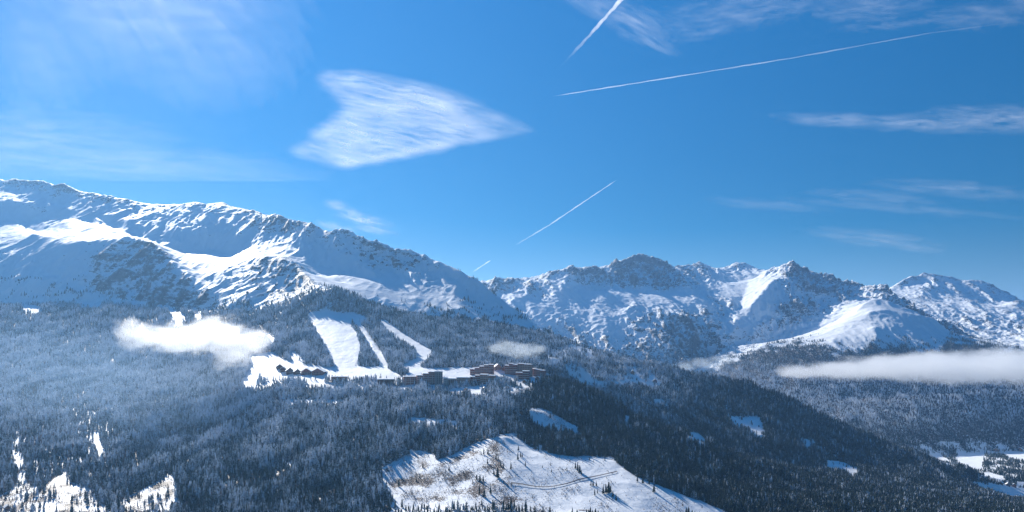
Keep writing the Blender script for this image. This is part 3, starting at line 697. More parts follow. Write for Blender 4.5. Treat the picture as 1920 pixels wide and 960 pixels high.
# ---- the 300 conifers that show largest are things of their own
def uv(x, y, z): return 960 + F * x / y, VH - F * z / y
pu, pv = uv(TX, TY, TZ)
pvt = VH - F * (TZ + TH) / TY
inside = (pu > 4) & (pu < 1916) & (pvt < 952) & (pv > 700)
size = np.where(inside & ~isb, TH / TY, 0)
LONE = [(972,845,9),(971,862,13),(976,858,10),(979,857,7),(985,875,9),(945,832,5),(958,880,13),(930,862,12),(934,862,9),(907,853,12),(915,853,10),(902,853,7),(939,875,9),(944,878,9),(926,891,10),(933,897,18),(914,870,10),(894,901,10),(900,903,13),(906,902,10),(920,927,16),(899,927,16),(908,932,14),(1079,879,11),(1083,883,15),(1087,887,14),(1090,890,9),(1108,910,9),(1112,911,10),(1118,912,8),(1115,930,12),(1120,925,8),(1131,927,14),(1136,925,17),(1141,925,19),(1145,924,13),(1149,932,11),(1155,939,12),(1032,872,5),(1017,878,5),(1063,883,7),(1034,885,5),(1105,863,6),(1113,867,5),(1134,864,5),(1195,903,12),(1205,907,12),(1217,908,12),(1226,923,14),(1316,953,6),(1107,962,11),(767,853,10),(793,878,8),(842,882,8),(835,887,7),(787,897,7),(781,903,7),(773,928,8),(748,913,15),(887,846,9),(944,957,17),(949,958,14),(953,957,18),(958,957,20),(973,959,14),(979,960,13),(985,960,16),(1003,961,10),(1018,961,12),(1031,961,12),(1073,961,10)]
NBIG = 300 - len(LONE)
order = np.argsort(-size)[:NBIG]
big = np.zeros(len(TX), bool); big[order] = True; big &= size > 0

def make_tree():
    root = bpy.data.objects.new('spruce_tree', None); COL.objects.link(root); root.empty_display_size = .5
    for nm, me in (('crown', NEAR[0]), ('trunk', TRUNK)):
        c = bpy.data.objects.new(nm, me); COL.objects.link(c); c.parent = root
    return root
TREE0 = make_tree(); used_tree = [False]
def place_tree(x, y, z, h, fr, label, group, k, wide=1.0):
    if not used_tree[0]: r = TREE0; used_tree[0] = True; kids = list(r.children)
    else:
        r = TREE0.copy(); COL.objects.link(r); kids = []
        for ch in TREE0.children:
            c = ch.copy(); COL.objects.link(c); c.parent = r; kids.append(c)
    r.location = (x, y, z - .15); r.rotation_euler = (0, 0, random.uniform(0, 6.28)); r.scale = (h * wide, h * wide, h)
    for c in kids:
        c['frost'] = float(fr)
        if c.name.startswith('crown'): c.data = NEAR[k % len(NEAR)]
    r['label'] = label; r['category'] = 'tree'; r['group'] = group
    return r
BYTES = [None]
ORD = ['first','second','third','fourth','fifth','sixth','seventh','eighth','ninth','tenth','eleventh','twelfth','thirteenth','fourteenth','fifteenth','sixteenth','seventeenth','eighteenth','nineteenth','twentieth','twenty-first','twenty-second','twenty-third','twenty-fourth','twenty-fifth','twenty-sixth','twenty-seventh','twenty-eighth','twenty-ninth','thirtieth']
def lone_area(u, v):
    if v > 950 and 935 < u < 1330: return 'at the bottom edge of the snowy clearing'
    if u < 870: return 'on the clearing\'s brushy left side'
    if u < 961: return 'on the brushy rib left of the snow track'
    if u > 1180: return 'at the right end of the clearing'
    vt = 880 - (u - 960) * .02 if u > 1160 else 911 - max(0, u - 1000) * .16
    return 'on open snow above the snow track' if v < vt else 'on open snow below the snow track'
areas = {}
for t in LONE: areas.setdefault(lone_area(t[0], t[1]), []).append(t)
for ar, ts in areas.items():
    for k, (u, v, hp) in enumerate(sorted(ts)):
        g = ground_at(u, v); h = hp * g.y / F * 1.12
        lk = 'broad' if hp >= 17 else 'tall' if hp >= 13 else 'small' if hp <= 7 else 'slim'
        place_tree(g.x, g.y, g.z, h, .08, '%s dark spruce %s, %s from left' % (lk, ar, ORD[k]), 'lone spruces on the snowy clearing', k, 1.15 if hp >= 17 else 1)
AR = [(115, 'round the bottom-left snow patch'), (228, 'between the two bottom-left snow patches'), (345, 'round the second snow patch'), (470, 'just right of the second snow patch'), (600, 'in the bottom centre-left forest'),
      (738, 'in the forest left of the clearing'), (945, 'along the left foot of the clearing'), (1335, 'on the forest edge of the clearing'), (1620, 'in dark forest right of the clearing'), (3000, 'in dark forest at bottom right')]
near_sets = {}
hq = np.quantile(TH[big], [.33, .66])
for k, i in enumerate(order):
    if not big[i]: continue
    ar = [n_ for lim, n_ in AR if pu[i] < lim][0]
    fl = 'heavily frosted' if frost[i] > .48 else 'snow-dusted' if frost[i] > .27 else 'dark green'
    tl = 'short' if TH[i] < hq[0] else 'tall' if TH[i] > hq[1] else 'middling'
    near_sets.setdefault((tl, fl, ar), []).append((pu[i], i))
for (tl, fl, ar), lst in near_sets.items():
    for k, (_, i) in enumerate(sorted(lst)):
        nth = (ORD[k] + ' ') if len(lst) > 1 else ''
        place_tree(TX[i], TY[i], TZ[i], TH[i] * 1.05, frost[i], '%s%s %s spruce from left %s' % (nth, tl, fl, ar) if nth else '%s %s spruce %s' % (tl, fl, ar), 'spruces in the nearest forest', k)

# ---- every other tree: one counted-by-nobody forest per hillside
def forest(nm, label, sel, hs=1.0):
    n_ = int(sel.sum())
    if not n_: return
    me = bpy.data.meshes.new(nm); me.vertices.add(n_)
    me.vertices.foreach_set('co', np.stack([TX[sel], TY[sel], TZ[sel] - .2], -1).astype(np.float32).ravel())
    h = TH[sel] * hs; wv = h * rng.uniform(.85, 1.25, n_)
    for an, tp, dat in (('frost', 'FLOAT', frost[sel]), ('kind', 'INT', kind[sel]), ('turn', 'FLOAT', rng.random(n_) * 6.28)):
        at = me.attributes.new(an, tp, 'POINT'); at.data.foreach_set('value', dat.astype(np.int32 if tp == 'INT' else np.float32))
    at = me.attributes.new('size', 'FLOAT_VECTOR', 'POINT'); at.data.foreach_set('vector', np.stack([wv, wv, h], -1).astype(np.float32).ravel())
    o = bpy.data.objects.new(nm, me); COL.objects.link(o)
    o['kind'] = 'stuff'; o['label'] = label; o['category'] = 'forest'
    md = o.modifiers.new('grow', 'NODES'); md.node_group = GROW
def grow_group():
    g = bpy.data.node_groups.new('grow_forest', 'GeometryNodeTree')
    g.interface.new_socket('Geometry', in_out='INPUT', socket_type='NodeSocketGeometry'); g.interface.new_socket('Geometry', in_out='OUTPUT', socket_type='NodeSocketGeometry')
    gi = g.nodes.new('NodeGroupInput'); go = g.nodes.new('NodeGroupOutput')
    ci = g.nodes.new('GeometryNodeCollectionInfo'); ci.inputs['Collection'].default_value = PROTO; ci.inputs['Separate Children'].default_value = True; ci.inputs['Reset Children'].default_value = True
    ip = g.nodes.new('GeometryNodeInstanceOnPoints'); ip.inputs['Pick Instance'].default_value = True
    def at(nm, tp):
        x = g.nodes.new('GeometryNodeInputNamedAttribute'); x.data_type = tp; x.inputs['Name'].default_value = nm; return x.outputs['Attribute']
    cx = g.nodes.new('ShaderNodeCombineXYZ'); g.links.new(at('turn', 'FLOAT'), cx.inputs['Z'])
    g.links.new(gi.outputs[0], ip.inputs['Points']); g.links.new(ci.outputs[0], ip.inputs['Instance'])
    g.links.new(at('kind', 'INT'), ip.inputs['Instance Index']); g.links.new(cx.outputs[0], ip.inputs['Rotation']); g.links.new(at('size', 'FLOAT_VECTOR'), ip.inputs['Scale'])
    g.links.new(ip.outputs[0], go.inputs[0])
    return g
GROW = grow_group()
zt = zone[TJ, TI]; uT = UU[0, TI]
forest('spruce_forest', 'frosted spruce forest covering the hillside round the pistes and the resort', (zt == HILL) & ~big & (uT <= 960))
forest('dark_spruce_forest', 'dark spruce forest on the long ridge falling to the right', (zt == HILL) & ~big & (uT > 960))
forest('treeline_wood', 'scattered small trees along the treeline under the snow mountain', zt == MASSIF)
forest('far_forest', 'bluish frosted forest on the far valley flank behind the long cloud', (zt == FLANK) | (zt == VALLEY))
forest('crag_wood', 'sparse dark trees at the foot of the rocky range', zt == RANGE)


# ------------------------------------------------------------------ brushwood in the clearings (bare shrubs nobody could count)
sc_l = np.clip(scrub - .16, 0, 1) * (DD * ds) * (DD * dt) / 1.9 ** 2 * np.clip(.45 + patch * 3, .1, 1)
sj, si = np.nonzero(rng.poisson(sc_l) > 0)
okb = VV[sj, si] < HOR[np.maximum(sj - 3, 0), si] + 5
sj, si = sj[okb], si[okb]
bx = (sv[si] + (rng.random(len(si)) - .5) * ds) * DV[sj]
keepT = (TX, TY, TZ, TH, frost, kind)
TX, TY, TZ = bx, DV[sj], Z[sj, si]; TH = rng.uniform(1.6, 4.0, len(si)); frost = rng.uniform(.0, .3, len(si)); kind = N_SPR + rng.integers(0, N_BARE, len(si))
forest('brushwood', 'brown bare brushwood scattered over the snowy clearings', np.ones(len(si), bool))
TX, TY, TZ, TH, frost, kind = keepT

# ------------------------------------------------------------------ roads and tracks
def ribbon(nm, pts, w, mat, lift=.35, side=0.0, label=None):
    P = [ground_at(*p) for p in pts]
    C = []
    for p, q in zip(P[:-1], P[1:]):
        k = max(2, int((q - p).length / 6))
        for t in range(k): C.append(p.lerp(q, t / k))
    C.append(P[-1])
    for _ in range(4): C = [C[0]] + [(C[i - 1] + C[i] * 2 + C[i + 1]) / 4 for i in range(1, len(C) - 1)] + [C[-1]]
    bm = bmesh.new(); rows = []
    for i, c in enumerate(C):
        t = (C[min(i + 1, len(C) - 1)] - C[max(i - 1, 0)]); t.z = 0; t.normalize(); nrm = Vector((-t.y, t.x, 0))
        row = []
        for k in range(5):
            o = side + (k - 2) / 4 * w
            q = c + nrm * o; q.z = height(q.x, q.y) + lift - abs(k - 2) * .08
            row.append(bm.verts.new(q))
        rows.append(row)
    for r0, r1 in zip(rows[:-1], rows[1:]):
        for k in range(4): bm.faces.new((r0[k], r0[k + 1], r1[k + 1], r1[k]))
    bmesh.ops.recalc_face_normals(bm, faces=bm.faces)
    me = bpy.data.meshes.new(nm); bm.to_mesh(me); bm.free(); me.materials.append(mat)
    for p in me.polygons: p.use_smooth = True
    o = bpy.data.objects.new(nm, me); COL.objects.link(o); o['kind'] = 'structure'
    return o
M_ROAD = simple('packed_snow', (.55, .53, .52), .7, .2, .05); M_GRIT = simple('gritted_road', (.26, .21, .18), .8, .35, .08); M_BANK = simple('earth_bank', (.13, .10, .09), .9, .4, .2)
ribbon('road', [(926,747),(945,742),(962,737),(985,729),(1010,721),(1034,712)], 9, M_ROAD)
ribbon('road', [(480,724),(560,722),(640,724),(700,729),(760,732),(840,735),(926,745)], 8, M_ROAD)
ribbon('road', [(10,972),(35,952),(55,937),(80,915),(103,895),(117,887)], 9, M_GRIT)
TRK = [(958,909),(980,911),(997,915),(1022,917),(1047,913),(1072,907),(1088,901),(1105,898),(1130,893),(1157,887)]
ribbon('snow_track', TRK, 5.5, simple('groomed_snow', (.86, .88, .91)), .6)
ribbon('track_bank', [(u, v - 2.0) for u, v in TRK], 2.2, M_BANK, .9)
ribbon('snow_track', [(1084,957),(1106,958)], 5, M_ROAD, .5)

# ------------------------------------------------------------------ buildings
M_TIMBER = simple('red_brown_timber', (.27, .10, .075), .8, .25, .3); M_DARKT = simple('dark_timber', (.13, .07, .055), .8, .25, .3)
M_TAN = simple('tan_cladding', (.40, .24, .17), .8, .2, .3); M_CONC = simple('pale_render', (.46, .44, .43), .8, .12, .2); M_GREY = simple('grey_cladding', (.17, .18, .20), .6, .2, .3)
M_SNOWR = simple('roof_snow', (.90, .92, .94), .7, .03, .1); M_REDR = simple('red_metal_roof', (.34, .085, .065), .6, .2, .2); M_RAIL = simple('balcony_rail', (.50, .42, .38), .7, .2, .4)
def glass_mat():
    m, n, o = new_mat('window_glass'); b = node(n, 'ShaderNodeBsdfPrincipled', Roughness=.12); b.inputs['Base Color'].default_value = (.03, .04, .06, 1); n.links.new(b.outputs[0], o.inputs['Surface']); return m
M_GLASS = glass_mat()
def boxes(nm, lst, mat, parent):
    """lst: (x0,x1,y0,y1,z0,z1)"""
    bm = bmesh.new()
    for x0, x1, y0, y1, z0, z1 in lst:
        bmesh.ops.create_cube(bm, size=1, matrix=Matrix.Translation(((x0 + x1) / 2, (y0 + y1) / 2, (z0 + z1) / 2)) @ Matrix.Diagonal((x1 - x0, y1 - y0, z1 - z0, 1)))
    me = bpy.data.meshes.new(nm); bm.to_mesh(me); bm.free(); me.materials.append(mat)
    o = bpy.data.objects.new(nm, me); COL.objects.link(o); o.parent = parent; return o
def prism(nm, prof, y0, y1, mat, parent):
    bm = bmesh.new(); a = [bm.verts.new((x, y0, z)) for x, z in prof]; b = [bm.verts.new((x, y1, z)) for x, z in prof]
    n = len(prof); bm.faces.new(a); bm.faces.new(b[::-1])
    for i in range(n): bm.faces.new((a[i], b[i], b[(i + 1) % n], a[(i + 1) % n]))
    bmesh.ops.recalc_face_normals(bm, faces=bm.faces)
    me = bpy.data.meshes.new(nm); bm.to_mesh(me); bm.free(); me.materials.append(mat)
    o = bpy.data.objects.new(nm, me); COL.objects.link(o); o.parent = parent; return o
def root_at(nm, u, v, yaw, label, cat, group=None, dmin=0):
    g = ground_at(u, v, dmin); o = bpy.data.objects.new(nm, None); COL.objects.link(o); o.location = g; o.rotation_euler = (0, 0, math.radians(yaw) - math.atan2(g.x, g.y))
    o['label'] = label; o['category'] = cat
    if group: o['group'] = group
    return o, g.y / F
WINM = {}
def windows(root, x0, x1, y, z0, fh, nf, nb, mw=.36):
    bw = (x1 - x0) / nb
    key = (round(bw, 2), round(fh, 2))
    if key not in WINM:
        bm = bmesh.new(); bmesh.ops.create_cube(bm, size=1, matrix=Matrix.Diagonal((bw * mw, .3, fh * .55, 1))); me = bpy.data.meshes.new('window'); bm.to_mesh(me); bm.free(); me.materials.append(M_GLASS); WINM[key] = me
    for f in range(nf):
        for b in range(nb):
            o = bpy.data.objects.new('window', WINM[key]); COL.objects.link(o); o.parent = root; o.location = (x0 + bw * (b + .5), y - .06, z0 + fh * (f + .5))
def block(u0, u1, vb, vt, yaw, floors, bays, wall, label, steps=None, roofm=None, balc=True, depth=15, fins=0, dmin=0, name='apartment_building', group='apartment blocks of the ski resort'):
    """steps: relative heights of equal-width bays, left to right"""
    root, px = root_at(name, (u0 + u1) / 2, vb, yaw, label, 'building', group, dmin)
    W = (u1 - u0) * px; H = (vb - vt) * px
    steps = steps or [1.0]; n = len(steps); sw = W / n
    wl, rf = [], []
    for i, h in enumerate(steps):
        x0 = -W / 2 + sw * i + (.003 if i else 0); x1 = -W / 2 + sw * (i + 1)
        wl.append((x0, x1, .0 + i * .004, depth - i * .004, -6, H * h))
        r = prism('roof', [(x0 - .5, H * h + .02), (x1 + .5, H * h + .02), (x1 + .5, H * h + .5), (x0 - .5, H * h + .9)], -2.0 - i * .01, depth + .8, roofm or M_REDR, root)
        prism('snow_cover', [(x0 - .3, H * h + .92), (x1 + .3, H * h + .52), (x1 + .3, H * h + 2.1), (x0 - .3, H * h + 2.6)], -1.8, depth + .6, M_SNOWR, r)
    boxes('wall', wl, wall, root)
    fh = H * max(steps) / floors
    for i, h in enumerate(steps):
        x0 = -W / 2 + sw * i; x1 = x0 + sw
        nf = max(1, int(round(H * h / fh)))
        if balc:
            for f in range(1, nf):
                boxes('balcony', [(x0 + .4, x1 - .4, -1.7, -.002, fh * f - .1, fh * f + .1), (x0 + .4, x1 - .4, -1.72, -1.6, fh * f + .1, fh * f + 1.05)], M_RAIL, root)
        windows(root, x0 + .5, x1 - .5, 0, 0, fh, nf, max(1, int(round(bays / n))))
    if fins: boxes('fin', [(-W / 2 + W * (k + .5) / fins - .35, -W / 2 + W * (k + .5) / fins + .35, -1.9, -.01, -6, H * min(steps) - .3) for k in range(fins)], M_CONC, root)
    return root
def chalet(u0, u1, vb, vt, yaw, label, wall, group='chalets of the ski resort', name='chalet', win=3, dmin=0, depth=None):
    root, px = root_at(name, (u0 + u1) / 2, vb, yaw, label, 'house', group, dmin)
    W = (u1 - u0) * px; H = (vb - vt) * px; e = H * .52
    D = depth or W * 1.1
    prism('wall', [(-W * .44, -5), (W * .44, -5), (W * .44, e), (0, H - .4), (-W * .44, e)], 0, D, wall, root)
    rf = None
    for sgn in (-1, 1):
        r = prism('roof', [(0, H - .35), (sgn * W * .56, e - H * .07), (sgn * W * .56, e - H * .07 + .35), (0, H)], -1.6 - (.006 if sgn > 0 else 0), D + 1, M_DARKT, root)
        prism('snow_cover', [(0.004 * sgn, H + .02), (sgn * W * .55, e - H * .07 + .37), (sgn * W * .55, e - H * .07 + 1.1), (0.004 * sgn, H + .75)], -1.3, D + .8, M_SNOWR, r)
    windows(root, -W * .36, W * .36, 0, H * .08, H * .2, 2, win)
    boxes('balcony', [(-W * .4, W * .4, -1.3, -.004, H * .28 - .1, H * .28 + .08), (-W * .4, W * .4, -1.32, -1.2, H * .28 + .08, H * .28 + .95)], M_TAN, root)
    boxes('chimney', [(W * .12, W * .12 + .9, D * .5, D * .5 + .9, H * .7, H + 1.2)], M_CONC, root)
    return root
chalet(519,530,692,683,8,'small dark chalet with thick roof snow, highest of the left chalet row', M_DARKT)
chalet(525,537,698,688,-6,'dark brown chalet second from the left, half hidden by frosted spruces', M_DARKT)
chalet(537,551,702,690,5,'dark brown chalet with low snowy roof in the middle of the left row', M_DARKT)
chalet(552,564,702,692,12,'narrow dark chalet between two wider ones in the left row', M_DARKT)
chalet(564,584,703,691,-4,'wide red-brown chalet second from the right in the left row', M_TIMBER)
chalet(584,607,704,691,-14,'large red-brown gabled chalet at the right end of the left row', M_TIMBER)
block(622,652,716,708,4,2,8,M_TAN,'long low brown building with flat roof behind spruces at the piste foot', balc=False, depth=12)
block(708,739,724,712,0,3,9,M_DARKT,'long low dark building with snow roof standing alone at the piste foot', roofm=M_SNOWR, balc=False, depth=16)
block(757,782,722,708,6,4,6,M_TIMBER,'red-brown apartment block at the left end of the resort front', fins=3, roofm=M_DARKT)
block(782,815,722,699,6,7,8,M_TIMBER,'tall stepped brown apartment block with long pale balconies', steps=[.72,.86,1.0], fins=4, roofm=M_DARKT, depth=18)
block(815,830,722,698,0,7,4,M_GREY,'dark grey glazed tower right of the tall stepped brown block', balc=False, roofm=M_SNOWR, fins=5)
block(831,840,724,710,-5,4,3,M_CONC,'narrow pale block beside the dark grey glazed tower', balc=False, roofm=M_SNOWR, depth=12)
block(840,856,725,711,0,4,5,M_DARKT,'dark block with pale vertical fins in the resort front', fins=5, balc=False, roofm=M_SNOWR)
block(856,881,722,709,-6,4,7,M_TAN,'brown flat-roofed block with broad snowy roof in the resort front', roofm=M_SNOWR, fins=4)
block(881,925,704,685,-8,6,10,M_TIMBER,'long red apartment block whose roof climbs in steps to the right', steps=[.55,.68,.82,.95,1.0], depth=16, dmin=1600)
block(880,901,719,705,-4,4,5,M_TIMBER,'bright red low block below the long stepped red one', steps=[.8,1.0], depth=12)
block(900,928,721,704,-10,5,7,M_TAN,'balconied block with red roof at the right of the resort front', steps=[1.0,.9], depth=14)
chalet(927,941,694,683,20,'house with steep bright snow roof above the red blocks', M_TAN, depth=12)
chalet(940,953,696,687,-10,'small snow-roofed house next to the long upper block', M_TAN, depth=10)
block(946,970,703,683,-12,6,7,M_TIMBER,'upper brown block left half of the long row near the forest', depth=14, dmin=1600, steps=[.82,1.0,.9])
block(970,996,705,683,-16,6,7,M_TAN,'upper brown block right half of the long row near the forest', depth=14, dmin=1600, steps=[1,.95])
block(967,992,712,697,-8,4,7,M_TIMBER,'mid-slope block with balconies in front of the upper brown row', depth=12, steps=[.8,1.0])
block(996,1021,707,693,-18,4,7,M_TIMBER,'red-roofed block at the far right end of the resort', steps=[1,.9,.8], depth=12)
chalet(1003,1013,713,706,-10,'small snow-roofed house left on the road bend below the red-roofed block', M_DARKT, depth=9)
chalet(1018,1028,714,708,-20,'small snow-roofed house right on the road bend at the resort end', M_DARKT, depth=9)
chalet(924,932,713,706,10,'tiny white-roofed hut below the balconied block', M_CONC, depth=7)
for (u0, u1, vb, vt, ya, lb, mt) in [(654,663,734,727,8,'small chalet among spruces below the low brown building', M_DARKT), (689,698,733,726,-6,'small brown chalet left of the road fork below the pistes', M_TAN), (744,753,736,729,5,'little timber chalet by the road below the left apartment block', M_TIMBER), (869,878,735,728,-8,'small chalet among spruces below the snowy-roofed brown block', M_TAN),
    (904,913,733,726,10,'little dark chalet below the balconied block', M_DARKT), (947,955,729,722,-10,'small pale house inside the road bend', M_CONC), (958,967,722,715,6,'small timber house above the road bend', M_TIMBER), (979,987,719,712,-14,'small dark house above the road near the resort end', M_DARKT)]:
    chalet(u0, u1, vb, vt, ya, lb, mt, depth=9)
H2 = 'hamlet houses among the spruces right of the resort'
chalet(1193,1202,697,689,-5,'white house with bright roof highest in the forest hamlet', M_CONC, H2, 'house', 2, depth=9)
chalet(1182,1190,702,695,8,'pale house left of the bright-roofed one in the forest hamlet', M_TAN, H2, 'house', 2, depth=8)
chalet(1118,1126,712,706,0,'small dark house at the left end of the forest hamlet lane', M_DARKT, H2, 'house', 2, depth=7)
chalet(1134,1142,713,706,-8,'small house on the forest hamlet lane, right of the first one', M_TAN, H2, 'house', 2, depth=7)
chalet(1224,1232,718,711,4,'lowest house on the right of the forest hamlet', M_DARKT, H2, 'house', 2, depth=7)
H3 = 'houses on the valley floor'
for (u0, u1, vb, vt, lb, mt) in [(1847,1858,844,836,'pale house left in the upper row of valley houses', M_CONC), (1861,1872,847,840,'pale house above the big snow field beside the conifer block', M_TAN), (1896,1904,842,833,'tall white house in the upper row of valley houses', M_CONC),
    (1907,1916,846,839,'valley house at the right edge in the upper row', M_TAN), (1886,1893,912,906,'dark farmhouse beside the lower snow field', M_DARKT), (1897,1905,914,907,'brown farmhouse right of the dark one by the lower snow field', M_TIMBER), (1872,1879,909,903,'small hut in the trees left of the farmhouses', M_DARKT), (1836,1843,902,896,'small hut at the left tip of the lower snow field', M_TAN)]:
    chalet(u0, u1, vb, vt, random.uniform(-20, 20), lb, mt, H3, 'house', 2, dmin=2300, depth=9)
chalet(10,20,956,948,15,'tiny snowy hut beside the road at the bottom left corner', M_DARKT, 'chalets of the ski resort', 'hut', 2, depth=6)

# ------------------------------------------------------------------ chairlift up the narrow cutting
M_STEEL = simple('galvanised_steel', (.30, .31, .33), .5, .1)
LIFT = [(729,692),(722,676),(711,657),(699,638),(687,620),(674,604)]
tops = []
for k, (u, v) in enumerate(LIFT):
    root, px = root_at('lift_pylon', u, v, 0, 'steel chairlift pylon in the narrow cutting, %s from the bottom' % ORD[k], 'pylon', 'chairlift pylons')
    bm = bmesh.new(); bmesh.ops.create_cone(bm, cap_ends=True, segments=8, radius1=.55, radius2=.3, depth=13, matrix=Matrix.Translation((0, 0, 5.5)))
    me = bpy.data.meshes.new('mast'); bm.to_mesh(me); bm.free(); me.materials.append(M_STEEL); o = bpy.data.objects.new('mast', me); COL.objects.link(o); o.parent = root
    boxes('crossarm', [(-3, 3, -.2, .2, 11.6, 12.0), (-3.1, -2.7, -1.2, 1.2, 11.2, 11.58), (2.7, 3.1, -1.2, 1.2, 11.2, 11.58)], M_STEEL, root)
    r = Matrix.Rotation(root.rotation_euler.z, 3, 'Z')
    tops.append([Vector(root.location) + r @ Vector((sx_, 0, 11.1)) for sx_ in (-2.9, 2.9)])
for sd in (0, 1):
    cu = bpy.data.curves.new('lift_cable', 'CURVE'); cu.dimensions = '3D'; cu.bevel_depth = .09; cu.bevel_resolution = 0
    spn = cu.splines.new('POLY'); pts = []
    for a_, b_ in zip(tops[:-1], tops[1:]):
        for t in np.linspace(0, 1, 7)[:-1]:
            p = a_[sd].lerp(b_[sd], t); p.z -= 2.0 * 4 * t * (1 - t) * .5; pts.append(p)
    pts.append(tops[-1][sd]); spn.points.add(len(pts) - 1)
    for q, p in zip(spn.points, pts): q.co = (*p, 1)
    cu.materials.append(M_STEEL); tmp = bpy.data.objects.new('lift_cable', cu)
    dg = bpy.context.evaluated_depsgraph_get(); me = bpy.data.meshes.new_from_object(tmp); bpy.data.objects.remove(tmp)
    o = bpy.data.objects.new('lift_cable', me); COL.objects.link(o)
    o['label'] = 'thin steel chairlift cable on the %s side of the pylons' % ('left' if sd == 0 else 'right'); o['category'] = 'cable'; o['group'] = 'chairlift cables'

# ------------------------------------------------------------------ air
def box_mesh(nm, x0, x1, y0, y1, z0, z1):
    bm = bmesh.new(); bmesh.ops.create_cube(bm, size=1, matrix=Matrix.Translation(((x0 + x1) / 2, (y0 + y1) / 2, (z0 + z1) / 2)) @ Matrix.Diagonal((x1 - x0, y1 - y0, z1 - z0, 1)))
    me = bpy.data.meshes.new(nm); bm.to_mesh(me); bm.free(); return me
HAZE_DENSITY = 4.3e-5
hz = bpy.data.objects.new('haze', box_mesh('haze', -37500, 37500, -600, 41000, float(Z.min()) - 400, float(Z.max()) + 25)); COL.objects.link(hz); hz['kind'] = 'stuff'
m, n, o = new_mat('haze_air'); pv_ = node(n, 'ShaderNodeVolumePrincipled', Density=HAZE_DENSITY, Anisotropy=.45); pv_.inputs['Color'].default_value = (.28, .58, 1, 1)
n.links.new(pv_.outputs[0], o.inputs['Volume']); hz.data.materials.append(m)

# ------------------------------------------------------------------ clouds
def at(u, v, d): return Vector(((u - 960) / F * d, d, (VH - v) / F * d))
def cloud(nm, label, lumps, dens_, scale, wisp=.9, g=.5, step=1.0, cut=.0, col=(.97, .985, 1)):
    """lumps: (u, v, d_m, half width px, half height px, half depth m). One closed mesh round the lumps; density fades outwards and frays."""
    bm = bmesh.new(); L = []
    for u, v, d, ru, rv, rd in lumps:
        c = at(u, v, d); a, b, cz = ru * d / F, rd, rv * d / F
        L.append((c, (a, b, cz)))
        bmesh.ops.create_icosphere(bm, subdivisions=3, radius=1, matrix=Matrix.Translation(c) @ Matrix.Diagonal((a * 1.12, b * 1.12, cz * 1.12, 1)))
    me = bpy.data.meshes.new(nm); bm.to_mesh(me); bm.free()
    o = bpy.data.objects.new(nm, me); COL.objects.link(o)
    rm = o.modifiers.new('join', 'REMESH'); rm.mode = 'VOXEL'; rm.voxel_size = min(min(q[1]) for q in L) * .30
    m, n, out_ = new_mat(nm)
    geo = n.nodes.new('ShaderNodeNewGeometry'); pos = geo.outputs['Position']
    val = None
    for c, (a, b, cz) in L:
        sb = n.nodes.new('ShaderNodeVectorMath'); sb.operation = 'SUBTRACT'; n.links.new(pos, sb.inputs[0]); sb.inputs[1].default_value = c
        ml = n.nodes.new('ShaderNodeVectorMath'); ml.operation = 'MULTIPLY'; n.links.new(sb.outputs[0], ml.inputs[0]); ml.inputs[1].default_value = (1 / a, 1 / b, 1 / cz)
        ln = n.nodes.new('ShaderNodeVectorMath'); ln.operation = 'LENGTH'; n.links.new(ml.outputs[0], ln.inputs[0])
        q = math_(n, 'SUBTRACT', 1.0, ln.outputs['Value'])
        val = q if val is None else math_(n, 'SMOOTH_MAX', val, q, .25)
    mp = n.nodes.new('ShaderNodeMapping'); mp.inputs['Scale'].default_value = (1, 1, 1.8); n.links.new(pos, mp.inputs['Vector'])
    f = noise(n, mp.outputs[0], 1 / scale, 5, .62)
    k = math_(n, 'ADD', val, math_(n, 'MULTIPLY', math_(n, 'SUBTRACT', f, .5), wisp))
    dn_ = math_(n, 'MULTIPLY', ramp(n, k, .02 + cut, .62), dens_)
    pv = node(n, 'ShaderNodeVolumePrincipled', Anisotropy=g); pv.inputs['Color'].default_value = (*col, 1)
    n.links.new(dn_, pv.inputs['Density']); n.links.new(pv.outputs[0], out_.inputs['Volume'])
    try: m.cycles.volume_step_rate = step
    except Exception: pass
    o.data.materials.append(m)
    o['label'] = label; o['category'] = 'cloud'
    return o
cloud('low_cloud', 'bright white puff of cloud over the forest left of the pistes',
      [(248,618,1700,26,26,70),(290,634,1690,58,32,100),(350,634,1690,66,38,110),(405,626,1680,64,40,120),(440,655,1670,50,42,100),(475,640,1670,44,36,80)], .0105, 46, 2.1, cut=.08)
cloud('low_cloud', 'long flat white cloud bank across the right valley',
      [(1500,697,3150,60,16,160),(1575,694,3150,90,22,220),(1670,690,3150,110,30,260),(1740,682,3150,80,30,260),(1790,690,3150,120,36,300),(1870,684,3150,100,38,300),(1950,690,3150,110,38,300),(2030,690,3150,110,36,280)], .0090, 100, 1.55, cut=.05)
cloud('mist_wisp', 'thin wisp of mist on the forest just above the right of the resort', [(945,652,1880,40,18,60),(975,658,1880,50,20,70),(1000,655,1880,30,16,60)], .0062, 34, 2.0, g=.6, cut=.1, col=(.86, .94, 1))
cloud('mist_wisp', 'faint wisp of mist in the gap between the forest ridge and the far flank', [(1285,690,3300,34,16,120),(1320,682,3300,44,16,140),(1350,674,3300,34,12,120)], .0035, 70, 1.9, g=.6, cut=.1, col=(.86, .94, 1))
cloud('valley_mist', 'thin pale mist lying over the forest at the left', [(60,700,1500,300,130,400),(300,730,1400,240,130,380)], .00020, 260, .4, col=(.45, .70, 1))

